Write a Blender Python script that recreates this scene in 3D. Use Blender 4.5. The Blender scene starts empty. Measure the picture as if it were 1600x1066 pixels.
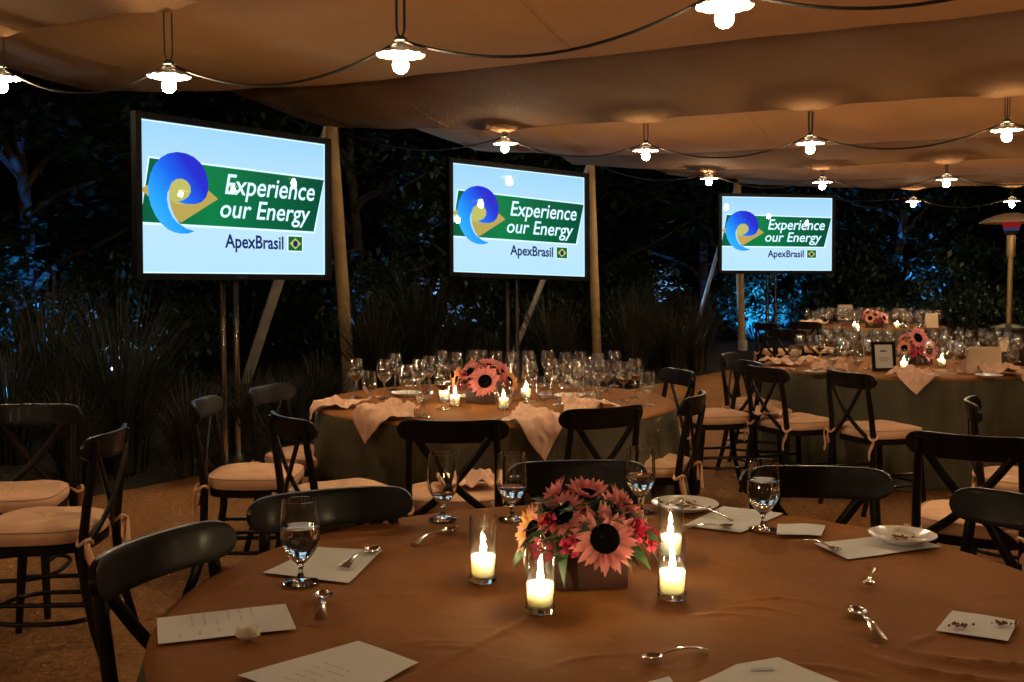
import bpy, bmesh, math, random
from math import sin, cos, pi, radians, sqrt, atan2, hypot
from mathutils import Vector, Matrix, noise, Euler

S = bpy.context.scene
COL = S.collection
RND = random.Random(11)

# ------------------------------------------------------------------ camera
F_PX = 1650.0                       # focal length in pixels of the 1600 px wide photograph
EYE = 1.46
PITCH = math.atan(103 / F_PX)
cam_d = bpy.data.cameras.new('camera')
cam_d.sensor_width = 36.0
cam_d.lens = 36.0 * F_PX / 1600.0
cam_d.clip_start = 0.05
cam_d.clip_end = 300.0
cam = bpy.data.objects.new('camera', cam_d)
COL.objects.link(cam)
cam.location = (0, 0, EYE)
cam.rotation_euler = (pi / 2 - PITCH, 0, 0)
S.camera = cam

# ------------------------------------------------------------------ night sky
W = bpy.data.worlds.new('World')
S.world = W
W.use_nodes = True
wn = W.node_tree
bg = wn.nodes['Background']
sky = wn.nodes.new('ShaderNodeTexSky')
sky.sky_type = 'NISHITA'
sky.sun_disc = False
sky.sun_elevation = radians(-4.0)
sky.sun_rotation = radians(200)
wn.links.new(sky.outputs[0], bg.inputs[0])
bg.inputs[1].default_value = 0.05

# ------------------------------------------------------------------ render settings
S.view_settings.view_transform = 'Standard'
S.view_settings.look = 'None'
S.view_settings.exposure = 0.25
S.view_settings.gamma = 1.0
cy = S.cycles
cy.use_denoising = True
try:
    cy.denoiser = 'OPENIMAGEDENOISE'
    cy.denoising_input_passes = 'RGB_ALBEDO_NORMAL'
except Exception:
    pass
cy.max_bounces = 10
cy.diffuse_bounces = 4
cy.glossy_bounces = 4
cy.transmission_bounces = 10
cy.transparent_max_bounces = 40
cy.caustics_reflective = False
cy.caustics_refractive = False
cy.sample_clamp_indirect = 40.0
cy.use_adaptive_sampling = True
cy.adaptive_threshold = 0.03
cy.sample_clamp_direct = 0.0
cy.use_light_tree = True

BULB = 365.0          # radiance of a bulb
FLAME = 380.0         # radiance of a candle flame
SCREEN = 0.95         # radiance of the white of a screen


# ================================================================== geometry of the place
def ray(px, py):
    u = (px - 800) / F_PX
    v = (533 - py) / F_PX
    return Vector((u, cos(PITCH) + v * sin(PITCH), -sin(PITCH) + v * cos(PITCH)))


def on_z(px, py, z):
    d = ray(px, py)
    t = (z - EYE) / d.z
    return Vector((d.x * t, d.y * t, z))


EP = Vector((0.48, 0.877))          # across the lamp rows
ES = Vector((-0.877, 0.48))         # along the lamp rows, towards the garden


def PS(p, s, z=0.0):
    return Vector((EP.x * p + ES.x * s, EP.y * p + ES.y * s, z))


def on_p(px, py, p):
    d = ray(px, py)
    t = p / (d.x * EP.x + d.y * EP.y)
    return Vector((d.x * t, d.y * t, d.z * t + EYE))


# ================================================================== helpers
class MB:
    def __init__(self):
        self.v = []
        self.f = []
        self.m = []

    def add(self, vs, fs, mi=0):
        o = len(self.v)
        self.v += [tuple(x) for x in vs]
        self.f += [tuple(i + o for i in f) for f in fs]
        self.m += [mi] * len(fs)

    def box(self, c, s, rot=None, mi=0):
        vs = []
        for z in (-1, 1):
            for x, y in ((-1, -1), (1, -1), (1, 1), (-1, 1)):
                q = Vector((x * s[0] / 2, y * s[1] / 2, z * s[2] / 2))
                if rot:
                    q = rot @ q
                vs.append((c[0] + q.x, c[1] + q.y, c[2] + q.z))
        self.add(vs, [(3, 2, 1, 0), (4, 5, 6, 7), (0, 1, 5, 4), (1, 2, 6, 5), (2, 3, 7, 6), (3, 0, 4, 7)], mi)

    def lathe(self, prof, n=24, mi=0, c=(0, 0, 0), cap0=False, cap1=False):
        vs, fs = [], []
        for r, z in prof:
            for k in range(n):
                a = 2 * pi * k / n
                vs.append((c[0] + r * cos(a), c[1] + r * sin(a), c[2] + z))
        for i in range(len(prof) - 1):
            for k in range(n):
                k2 = (k + 1) % n
                fs.append((i * n + k, i * n + k2, (i + 1) * n + k2, (i + 1) * n + k))
        if cap0:
            fs.append(tuple(range(n - 1, -1, -1)))
        if cap1:
            b = (len(prof) - 1) * n
            fs.append(tuple(b + k for k in range(n)))
        self.add(vs, fs, mi)

    def tube(self, pts, rad, n=8, flat=1.0, up=None, mi=0, closed=False, cap=True):
        pts = [Vector(p) for p in pts]
        N = len(pts)
        if not isinstance(rad, (list, tuple)):
            rad = [rad] * N
        vs, fs = [], []
        side_prev = None
        for i, p in enumerate(pts):
            if closed:
                d = pts[(i + 1) % N] - pts[i - 1]
            else:
                d = pts[min(i + 1, N - 1)] - pts[max(i - 1, 0)]
            d.normalize()
            if up is not None:
                side = d.cross(Vector(up))
            elif side_prev is not None:
                side = side_prev - d * side_prev.dot(d)
            else:
                side = d.cross(Vector((0, 0, 1)))
            if side.length < 1e-4:
                side = d.cross(Vector((0.3, 1, 0.1)))
            side.normalize()
            side_prev = side
            nn = side.cross(d)
            for k in range(n):
                a = 2 * pi * k / n
                vs.append(p + side * (cos(a) * rad[i]) + nn * (sin(a) * rad[i] * flat))
        for i in range(N if closed else N - 1):
            j = (i + 1) % N
            for k in range(n):
                k2 = (k + 1) % n
                fs.append((i * n + k, i * n + k2, j * n + k2, j * n + k))
        if cap and not closed:
            fs.append(tuple(range(n - 1, -1, -1)))
            fs.append(tuple((N - 1) * n + k for k in range(n)))
        self.add(vs, fs, mi)

    def poly(self, pts, y=0.0, mi=0):
        self.add([(p[0], y, p[1]) for p in pts], [tuple(range(len(pts)))], mi)

    def prism(self, pts, z0, z1, mi=0):
        n = len(pts)
        vs = [(p[0], p[1], z0) for p in pts] + [(p[0], p[1], z1) for p in pts]
        fs = [tuple(range(n - 1, -1, -1)), tuple(range(n, 2 * n))]
        for k in range(n):
            k2 = (k + 1) % n
            fs.append((k, k2, n + k2, n + k))
        self.add(vs, fs, mi)

    def mesh(self, name, mats, smooth=True):
        me = bpy.data.meshes.new(name)
        me.from_pydata(self.v, [], self.f)
        if not isinstance(mats, (list, tuple)):
            mats = [mats]
        for m in mats:
            me.materials.append(m)
        if len(mats) > 1:
            me.polygons.foreach_set('material_index', self.m)
        if smooth:
            me.polygons.foreach_set('use_smooth', [True] * len(me.polygons))
            try:
                me.set_sharp_from_angle(angle=radians(38))
            except Exception:
                pass
        me.update()
        return me


def link(name, me, parent=None, loc=None, rot=None):
    o = bpy.data.objects.new(name, me)
    COL.objects.link(o)
    if parent is not None:
        o.parent = parent
    if loc is not None:
        o.location = loc
    if rot is not None:
        o.rotation_euler = rot
    return o


def obj(name, mb, mat, parent=None, loc=None, rot=None, smooth=True):
    return link(name, mb.mesh(name, mat, smooth), parent, loc, rot)


def tag(o, label, cat, group=None, kind=None):
    if label:
        o['label'] = label
    if cat:
        o['category'] = cat
    if group:
        o['group'] = group
    if kind or cat:
        o['kind'] = kind or 'thing'
    return o


def thing(name, label, cat, loc=(0, 0, 0), rz=0.0, group=None):
    o = bpy.data.objects.new(name, None)
    o.empty_display_size = 0.1
    COL.objects.link(o)
    o.location = loc
    o.rotation_euler = (0, 0, rz)
    return tag(o, label, cat, group)


def copy_tree(o, parent=None):
    c = o.copy()
    COL.objects.link(c)
    c.parent = parent
    for ch in o.children:
        copy_tree(ch, c)
    return c


def clone(proto, label, loc, rz, group=None, rot=None):
    if proto.get('unused'):
        del proto['unused']
        c = proto
    else:
        c = copy_tree(proto)
        if 'unused' in c:
            del c['unused']
    c.location = loc
    c.rotation_euler = rot if rot is not None else (0, 0, rz)
    c['label'] = label
    if group:
        c['group'] = group
    elif 'group' in c:
        del c['group']
    return c


# ================================================================== materials
def new_mat(name):
    m = bpy.data.materials.new(name)
    m.use_nodes = True
    nt = m.node_tree
    b = nt.nodes.get('Principled BSDF')
    return m, nt, b


def pmat(name, col, rough=0.5, metal=0.0, var=0.0, vscale=8.0, bump=0.0, bscale=60.0, coat=0.0, sheen=0.0,
         spec=0.5, bdist=0.01, detail=4.0, rvar=0.0, stretch=None):
    m, nt, b = new_mat(name)
    b.inputs['Base Color'].default_value = (*col, 1)
    b.inputs['Roughness'].default_value = rough
    b.inputs['Metallic'].default_value = metal
    b.inputs['Coat Weight'].default_value = coat
    b.inputs['Coat Roughness'].default_value = 0.12
    b.inputs['Sheen Weight'].default_value = sheen
    b.inputs['Specular IOR Level'].default_value = spec
    tc = nt.nodes.new('ShaderNodeTexCoord')
    src = tc.outputs['Object']
    if stretch:
        mp = nt.nodes.new('ShaderNodeMapping')
        mp.inputs['Scale'].default_value = stretch
        nt.links.new(src, mp.inputs[0])
        src = mp.outputs[0]
    if var > 0 or rvar > 0:
        n = nt.nodes.new('ShaderNodeTexNoise')
        n.inputs['Scale'].default_value = vscale
        n.inputs['Detail'].default_value = detail
        nt.links.new(src, n.inputs['Vector'])
        if var > 0:
            r = nt.nodes.new('ShaderNodeValToRGB')
            r.color_ramp.elements[0].position = 0.3
            r.color_ramp.elements[1].position = 0.7
            r.color_ramp.elements[0].color = (*[c * (1 - var) for c in col], 1)
            r.color_ramp.elements[1].color = (*[min(1, c * (1 + var)) for c in col], 1)
            nt.links.new(n.outputs[0], r.inputs[0])
            nt.links.new(r.outputs[0], b.inputs['Base Color'])
        if rvar > 0:
            mr = nt.nodes.new('ShaderNodeMapRange')
            mr.inputs['To Min'].default_value = max(0.02, rough - rvar)
            mr.inputs['To Max'].default_value = min(1, rough + rvar)
            nt.links.new(n.outputs[0], mr.inputs[0])
            nt.links.new(mr.outputs[0], b.inputs['Roughness'])
    if bump > 0:
        n2 = nt.nodes.new('ShaderNodeTexNoise')
        n2.inputs['Scale'].default_value = bscale
        n2.inputs['Detail'].default_value = 6.0
        nt.links.new(src, n2.inputs['Vector'])
        bp = nt.nodes.new('ShaderNodeBump')
        bp.inputs['Strength'].default_value = bump
        bp.inputs['Distance'].default_value = bdist
        nt.links.new(n2.outputs[0], bp.inputs['Height'])
        nt.links.new(bp.outputs[0], b.inputs['Normal'])
    return m


def emat(name, col, strength):
    m = bpy.data.materials.new(name)
    m.use_nodes = True
    nt = m.node_tree
    nt.nodes.clear()
    e = nt.nodes.new('ShaderNodeEmission')
    e.inputs[0].default_value = (*col, 1)
    e.inputs[1].default_value = strength
    o = nt.nodes.new('ShaderNodeOutputMaterial')
    nt.links.new(e.outputs[0], o.inputs[0])
    return m


def thin_glass(name, tint=(0.97, 0.98, 0.97), base=0.05, edge=0.75, power=3.2, rough=0.0):
    m = bpy.data.materials.new(name)
    m.use_nodes = True
    nt = m.node_tree
    nt.nodes.clear()
    tr = nt.nodes.new('ShaderNodeBsdfTransparent')
    tr.inputs[0].default_value = (*tint, 1)
    gl = nt.nodes.new('ShaderNodeBsdfGlossy')
    gl.inputs['Roughness'].default_value = rough
    lw = nt.nodes.new('ShaderNodeLayerWeight')
    lw.inputs[0].default_value = 0.5
    pw = nt.nodes.new('ShaderNodeMath')
    pw.operation = 'POWER'
    pw.inputs[1].default_value = power
    mr = nt.nodes.new('ShaderNodeMapRange')
    mr.inputs['To Min'].default_value = base
    mr.inputs['To Max'].default_value = edge
    mx = nt.nodes.new('ShaderNodeMixShader')
    o = nt.nodes.new('ShaderNodeOutputMaterial')
    nt.links.new(lw.outputs['Facing'], pw.inputs[0])
    nt.links.new(pw.outputs[0], mr.inputs[0])
    nt.links.new(mr.outputs[0], mx.inputs[0])
    nt.links.new(tr.outputs[0], mx.inputs[1])
    nt.links.new(gl.outputs[0], mx.inputs[2])
    nt.links.new(mx.outputs[0], o.inputs[0])
    return m


M = {}
M['wood'] = pmat('dark_lacquered_wood', (0.013, 0.009, 0.007), 0.34, var=0.35, vscale=14, bump=0.05, bscale=40, spec=0.14, coat=0.04,
                 rvar=0.08, stretch=(1, 1, 0.35), bdist=0.004)
M['cushion'] = pmat('cushion_canvas', (0.78, 0.47, 0.29), 0.9, var=0.10, vscale=9, bump=0.25, bscale=120, spec=0.15, bdist=0.004)
M['piping'] = pmat('cushion_piping', (0.62, 0.38, 0.26), 0.9)
M['napkin'] = pmat('napkin_linen', (0.82, 0.52, 0.37), 0.85, var=0.08, vscale=12, bump=0.2, bscale=150, spec=0.15, bdist=0.003)
M['paper'] = pmat('menu_paper', (0.72, 0.72, 0.70), 0.9, var=0.03, vscale=5, spec=0.1)
M['paper_peach'] = pmat('peach_card', (0.74, 0.56, 0.40), 0.8, var=0.05, vscale=8)
M['ink'] = pmat('grey_ink', (0.46, 0.46, 0.47), 0.8)
M['ink_dark'] = pmat('dark_ink', (0.08, 0.06, 0.05), 0.8)
M['porcelain'] = pmat('porcelain', (0.82, 0.80, 0.76), 0.18, coat=0.3)
M['silver'] = pmat('cutlery_steel', (0.62, 0.58, 0.54), 0.16, metal=1.0, rvar=0.05, vscale=60)
M['chrome'] = pmat('chrome_tube', (0.55, 0.54, 0.53), 0.12, metal=1.0, rvar=0.05, vscale=30)
M['black_plastic'] = pmat('black_gloss_plastic', (0.004, 0.004, 0.005), 0.5, rvar=0.06, vscale=20, spec=0.08)
M['black_metal'] = pmat('black_metal', (0.02, 0.02, 0.02), 0.4, metal=0.6)
M['pole'] = pmat('tan_painted_pole', (0.42, 0.27, 0.12), 0.7, var=0.2, vscale=5, bump=0.2, bscale=25)
M['brace'] = pmat('weathered_brace', (0.50, 0.46, 0.42), 0.85, var=0.2, vscale=6, bump=0.3, bscale=25)
M['enamel'] = pmat('white_enamel', (0.80, 0.80, 0.76), 0.35)
M['cord'] = pmat('black_rubber_cord', (0.02, 0.017, 0.012), 0.6)
M['bulb'] = emat('lit_bulb', (1.0, 0.75, 0.45), BULB)
M['flame'] = emat('candle_flame', (1.0, 0.70, 0.36), FLAME)
M['glass'] = thin_glass('thin_clear_glass', base=0.07, edge=0.85, power=1.9, rough=0.05)
M['glass_far'] = thin_glass('thin_far_glass', base=0.20, edge=0.92, power=1.7, rough=0.11)
M['pane'] = thin_glass('screen_glass', tint=(0.99, 0.99, 0.99), base=0.035, edge=0.8, power=4.5)
M['wine'] = pmat('red_wine', (0.05, 0.004, 0.006), 0.05, coat=0.3)
M['water_far'] = thin_glass('water_surface', tint=(0.9, 0.92, 0.95), base=0.10, edge=0.85, power=2.5)


def real_glass(name, ior, col=(1, 1, 1)):
    m, nt, b = new_mat(name)
    b.inputs['Base Color'].default_value = (*col, 1)
    b.inputs['Roughness'].default_value = 0.0
    b.inputs['IOR'].default_value = ior
    b.inputs['Transmission Weight'].default_value = 1.0
    return m


M['goblet'] = real_glass('goblet_glass', 1.47, (0.98, 0.99, 0.99))
M['water'] = real_glass('drinking_water', 1.33, (0.97, 0.985, 1.0))

# wax: light of the flame spreads inside it
m, nt, b = new_mat('candle_wax')
b.inputs['Base Color'].default_value = (0.98, 0.95, 0.82, 1)
b.inputs['Roughness'].default_value = 0.45
b.inputs['Subsurface Weight'].default_value = 1.0
b.inputs['Subsurface Radius'].default_value = (0.06, 0.057, 0.044)
b.inputs['Subsurface Scale'].default_value = 1.0
M['wax'] = m

M['petal'] = pmat('sunflower_petal', (0.88, 0.34, 0.33), 0.65, var=0.18, vscale=30, sheen=0.1)
M['petal_yellow'] = pmat('sunflower_petal_yellow', (0.88, 0.46, 0.14), 0.65, var=0.15, vscale=30)


def add_translucency(m, fac, col):
    nt = m.node_tree
    b = nt.nodes['Principled BSDF']
    out = [n for n in nt.nodes if n.type == 'OUTPUT_MATERIAL'][0]
    tl = nt.nodes.new('ShaderNodeBsdfTranslucent')
    src = [l.from_socket for l in nt.links if l.to_socket == b.inputs['Base Color']]
    if src:
        nt.links.new(src[0], tl.inputs[0])
    else:
        tl.inputs[0].default_value = (*col, 1)
    mx = nt.nodes.new('ShaderNodeMixShader')
    mx.inputs[0].default_value = fac
    nt.links.new(b.outputs[0], mx.inputs[1])
    nt.links.new(tl.outputs[0], mx.inputs[2])
    nt.links.new(mx.outputs[0], out.inputs[0])


add_translucency(M['petal'], 0.45, (0.8, 0.3, 0.2))
add_translucency(M['petal_yellow'], 0.45, (0.8, 0.5, 0.2))
M['disc'] = pmat('sunflower_disc', (0.005, 0.004, 0.003), 1.0, spec=0.0, bump=0.8, bscale=160, bdist=0.004)
M['rose'] = pmat('rose_petal', (0.55, 0.035, 0.10), 0.6, var=0.35, vscale=30)
add_translucency(M['rose'], 0.35, (0.7, 0.05, 0.1))
M['leaf'] = pmat('arrangement_leaf', (0.045, 0.095, 0.035), 0.5, var=0.4, vscale=20)
M['leaf_pale'] = pmat('variegated_leaf', (0.27, 0.26, 0.13), 0.55, var=0.4, vscale=40)
M['box'] = pmat('dark_planter_wood', (0.045, 0.014, 0.009), 0.55, var=0.3, vscale=15, bump=0.2, bscale=50, stretch=(0.3, 1, 1))
M['crumb'] = pmat('cake_crumbs', (0.20, 0.06, 0.02), 0.7, var=0.3, vscale=80)
M['cream'] = pmat('whipped_cream', (0.75, 0.62, 0.48), 0.6, bump=0.3, bscale=90)

# tablecloth: copper bengaline with a fine weave and soft creases
m, nt, b = new_mat('copper_tablecloth')
tc = nt.nodes.new('ShaderNodeTexCoord')
n1 = nt.nodes.new('ShaderNodeTexNoise'); n1.inputs['Scale'].default_value = 3.0; n1.inputs['Detail'].default_value = 5
r1 = nt.nodes.new('ShaderNodeValToRGB')
r1.color_ramp.elements[0].position = 0.3; r1.color_ramp.elements[1].position = 0.72
r1.color_ramp.elements[0].color = (0.235, 0.090, 0.022, 1)
r1.color_ramp.elements[1].color = (0.285, 0.114, 0.030, 1)
nt.links.new(tc.outputs['Object'], n1.inputs['Vector']); nt.links.new(n1.outputs[0], r1.inputs[0])
nt.links.new(r1.outputs[0], b.inputs['Base Color'])
b.inputs['Roughness'].default_value = 0.75
b.inputs['Specular IOR Level'].default_value = 0.06
n2 = nt.nodes.new('ShaderNodeTexNoise'); n2.inputs['Scale'].default_value = 170; n2.inputs['Detail'].default_value = 4
mp = nt.nodes.new('ShaderNodeMapping'); mp.inputs['Scale'].default_value = (0.25, 1.6, 1.0)
n3 = nt.nodes.new('ShaderNodeTexNoise'); n3.inputs['Scale'].default_value = 7; n3.inputs['Detail'].default_value = 4; n3.inputs['Distortion'].default_value = 1.5
nt.links.new(tc.outputs['Object'], mp.inputs[0]); nt.links.new(mp.outputs[0], n2.inputs['Vector'])
nt.links.new(tc.outputs['Object'], n3.inputs['Vector'])
bp1 = nt.nodes.new('ShaderNodeBump'); bp1.inputs['Strength'].default_value = 0.4; bp1.inputs['Distance'].default_value = 0.0016
bp2 = nt.nodes.new('ShaderNodeBump'); bp2.inputs['Strength'].default_value = 0.18; bp2.inputs['Distance'].default_value = 0.012
nt.links.new(n2.outputs[0], bp1.inputs['Height']); nt.links.new(n3.outputs[0], bp2.inputs['Height'])
nt.links.new(bp2.outputs[0], bp1.inputs['Normal']); nt.links.new(bp1.outputs[0], b.inputs['Normal'])
M['cloth'] = m

M['skirt'] = pmat('skirt_shade_olive', (0.098, 0.086, 0.054), 0.85, var=0.22, vscale=9, bump=0.5, bscale=90, bdist=0.006, spec=0.1, stretch=(1, 1, 0.35))  # cooler, dimmer light on the hanging cloth is put into this olive

# canopy canvas: tan, woven, with a darkened copy for shaded panels
def canvas(name, k):
    m, nt, b = new_mat(name)
    tc = nt.nodes.new('ShaderNodeTexCoord')
    n1 = nt.nodes.new('ShaderNodeTexNoise'); n1.inputs['Scale'].default_value = 1.2; n1.inputs['Detail'].default_value = 6
    r1 = nt.nodes.new('ShaderNodeValToRGB')
    r1.color_ramp.elements[0].position = 0.3; r1.color_ramp.elements[1].position = 0.75
    r1.color_ramp.elements[0].color = (0.53 * k, 0.275 * k, 0.112 * k, 1)
    r1.color_ramp.elements[1].color = (0.62 * k, 0.335 * k, 0.145 * k, 1)
    nt.links.new(tc.outputs['Object'], n1.inputs['Vector']); nt.links.new(n1.outputs[0], r1.inputs[0])
    nt.links.new(r1.outputs[0], b.inputs['Base Color'])
    b.inputs['Roughness'].default_value = 0.85
    b.inputs['Specular IOR Level'].default_value = 0.15
    n2 = nt.nodes.new('ShaderNodeTexNoise'); n2.inputs['Scale'].default_value = 60; n2.inputs['Detail'].default_value = 5
    mp = nt.nodes.new('ShaderNodeMapping'); mp.inputs['Scale'].default_value = (1.0, 0.3, 1.0); mp.inputs['Rotation'].default_value = (0, 0, radians(61))
    nt.links.new(tc.outputs['Object'], mp.inputs[0]); nt.links.new(mp.outputs[0], n2.inputs['Vector'])
    bp1 = nt.nodes.new('ShaderNodeBump'); bp1.inputs['Strength'].default_value = 0.6; bp1.inputs['Distance'].default_value = 0.008
    nt.links.new(n2.outputs[0], bp1.inputs['Height']); nt.links.new(bp1.outputs[0], b.inputs['Normal'])
    return m


M['canvas'] = canvas('tan_canvas', 1.0)
M['canvas_shaded'] = canvas('shaded_canvas', 0.46)  # same canvas with the shade put into its base colour

# ground: decomposed granite
m, nt, b = new_mat('decomposed_granite')
tc = nt.nodes.new('ShaderNodeTexCoord')
n1 = nt.nodes.new('ShaderNodeTexNoise'); n1.inputs['Scale'].default_value = 34; n1.inputs['Detail'].default_value = 9; n1.inputs['Roughness'].default_value = 0.78
n0 = nt.nodes.new('ShaderNodeTexNoise'); n0.inputs['Scale'].default_value = 1.6; n0.inputs['Detail'].default_value = 5
r1 = nt.nodes.new('ShaderNodeValToRGB')
r1.color_ramp.elements[0].position = 0.32; r1.color_ramp.elements[1].position = 0.72
r1.color_ramp.elements[0].color = (0.17, 0.066, 0.017, 1)
r1.color_ramp.elements[1].color = (0.78, 0.36, 0.11, 1)
mx = nt.nodes.new('ShaderNodeMix'); mx.data_type = 'RGBA'; mx.blend_type = 'MULTIPLY'; mx.inputs[0].default_value = 0.6
r0 = nt.nodes.new('ShaderNodeValToRGB')
r0.color_ramp.elements[0].position = 0.3; r0.color_ramp.elements[1].position = 0.7
r0.color_ramp.elements[0].color = (0.55, 0.5, 0.45, 1); r0.color_ramp.elements[1].color = (1, 1, 1, 1)
for n in (n0, n1):
    nt.links.new(tc.outputs['Object'], n.inputs['Vector'])
nt.links.new(n1.outputs[0], r1.inputs[0]); nt.links.new(n0.outputs[0], r0.inputs[0])
nt.links.new(r1.outputs[0], mx.inputs[6]); nt.links.new(r0.outputs[0], mx.inputs[7])
nt.links.new(mx.outputs[2], b.inputs['Base Color'])
b.inputs['Roughness'].default_value = 0.95
bp1 = nt.nodes.new('ShaderNodeBump'); bp1.inputs['Strength'].default_value = 1.0; bp1.inputs['Distance'].default_value = 0.035
nt.links.new(n1.outputs[0], bp1.inputs['Height']); nt.links.new(bp1.outputs[0], b.inputs['Normal'])
M['ground'] = m
M['soil'] = pmat('planting_soil', (0.024, 0.019, 0.013), 0.95, var=0.4, vscale=12, bump=0.9, bscale=40, bdist=0.04)
M['pebble'] = pmat('pebble', (0.55, 0.28, 0.10), 0.9, var=0.4, vscale=30)
M['foliage'] = pmat('dark_foliage', (0.014, 0.034, 0.016), 0.5, var=0.45, vscale=2.5)
M['foliage2'] = pmat('olive_foliage', (0.016, 0.034, 0.018), 0.5, var=0.45, vscale=2.5)
M['blade'] = pmat('grass_blade', (0.008, 0.014, 0.006), 0.75, var=0.45, vscale=4)
M['blade_dry'] = pmat('dry_grass_blade', (0.028, 0.021, 0.010), 0.7, var=0.4, vscale=4)
M['bark'] = pmat('bark', (0.045, 0.035, 0.027), 0.9, var=0.4, vscale=8, bump=0.8, bscale=20, bdist=0.03)

# ================================================================== the setting
# ground
g = MB()
n = 40
g.add([(-80 + 160 * i / n, -60 + 160 * j / n, 0) for j in range(n + 1) for i in range(n + 1)],
      [(j * (n + 1) + i, j * (n + 1) + i + 1, (j + 1) * (n + 1) + i + 1, (j + 1) * (n + 1) + i) for j in range(n) for i in range(n)])
tag(obj('ground', g, M['ground']), 'packed brown decomposed granite floor under the tent', 'ground', kind='structure')

# planting bed: everything beyond a line that runs along the tent edge
BED0, BED1 = Vector((-2.45, 7.35)), Vector((2.5, 14.85))
bd = (BED1 - BED0).normalized()
bn = Vector((-bd.y, bd.x))          # away from the tent


def bed(t, d, z=0.0):
    q = BED0 + bd * t + bn * d
    return Vector((q.x, q.y, z))


g = MB()
NT, ND = 90, 24
vs = []
for i in range(NT + 1):
    t = -14 + 56 * i / NT
    e = 0.18 * noise.noise(Vector((t * 0.9, 3.1, 0))) + (0.0 if t < 9 else 0.0)
    for j in range(ND + 1):
        d = e + (j / ND) ** 1.6 * 26
        q = bed(t, d)
        z = -0.01 + min(0.16, 0.35 * max(0, d - e)) + 0.05 * noise.noise(Vector((q.x * 0.8, q.y * 0.8, 0))) * (1 if j else 0)
        vs.append((q.x, q.y, z))
g.add(vs, [(i * (ND + 1) + j, (i + 1) * (ND + 1) + j, (i + 1) * (ND + 1) + j + 1, i * (ND + 1) + j + 1) for i in range(NT) for j in range(ND)])
tag(obj('planting_bed', g, M['soil']), 'dark planted garden bed along the tent edge', 'garden bed', kind='structure')

# pebbles scattered over the part of the floor that shows
g = MB()
rp = random.Random(5)
ico = [(0, 0, 1), (0.9, 0, 0), (0, 0.9, 0), (-0.9, 0, 0), (0, -0.9, 0), (0, 0, -0.6)]
icf = [(0, 1, 2), (0, 2, 3), (0, 3, 4), (0, 4, 1), (5, 2, 1), (5, 3, 2), (5, 4, 3), (5, 1, 4)]
cnt = 0
while cnt < 16000:
    x, y = rp.uniform(-3.2, 3.5), 1.9 + 7 * rp.random() ** 1.5
    if (Vector((x, y)) - BED0).dot(bn) > -0.02:
        continue
    cnt += 1
    r = rp.uniform(0.003, 0.009) * (1 + 0.6 * (rp.random() > 0.97))
    a = rp.uniform(0, 6.28)
    g.add([(x + r * (q[0] * cos(a) - q[1] * sin(a) * 0.7), y + r * (q[0] * sin(a) + q[1] * cos(a) * 0.7), r * 0.35 + q[2] * r * 0.6) for q in ico], icf)
tag(obj('gravel', g, M['pebble'], smooth=False), 'fine tan pebbles scattered over the granite floor', 'gravel', kind='stuff')

g = MB()
for k in range(420):
    t, d = rp.uniform(-4, 12), -abs(rp.gauss(0, 1.1))
    q = bed(t, d - 0.02)
    if rp.random() < 0.35:
        q = Vector((rp.uniform(-3.4, 3.4), rp.uniform(2.2, 8.5), 0))
        if (q.xy - BED0).dot(bn) > -0.05:
            continue
    L, a, c_ = rp.uniform(0.012, 0.035), rp.uniform(0, 6.28), rp.uniform(0.003, 0.012)
    ax, ay = cos(a), sin(a)
    g.add([(q.x, q.y, 0.008), (q.x + ax * L * 0.5 - ay * L * 0.3, q.y + ay * L * 0.5 + ax * L * 0.3, 0.008 + c_), (q.x + ax * L, q.y + ay * L, 0.009), (q.x + ax * L * 0.5 + ay * L * 0.3, q.y + ay * L * 0.5 - ax * L * 0.3, 0.008 + c_ * 0.6)], [(0, 1, 2, 3)])
M['litter'] = pmat('dry_leaf', (0.20, 0.10, 0.04), 0.8, var=0.5, vscale=3)
tag(obj('leaf_litter', g, M['litter'], smooth=False), 'dry fallen leaves scattered on the granite floor', 'leaves', kind='stuff')

# ------------------------------------------------------------------ tent canopy
LOW = [(-8.8, 3.0), (-6.6, 3.0), (-4.4, 2.98), (-2.2, 3.0), (0.05, 2.98), (2.25, 3.02), (4.45, 3.00), (7.0, 3.02), (9.65, 2.955), (12.0, 2.885), (13.9, 2.845), (16.2, 2.86), (18.3, 2.865)]   # the low lines the cloth hangs from
LINES = []
for (lp, lh), (np_, nh) in zip(LOW[:-1], LOW[1:]):
    LINES += [(lp, lh), (lp + 0.38, lh + (0.36 if lp < 9 else 0.28))]
LINES += [LOW[-1], (19.0, 2.95)]
LAMPS = []          # (p, s) of every lamp, filled in below


def s_edge(p):
    return 7.75 - 0.27 * (p - 9.65)


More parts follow.
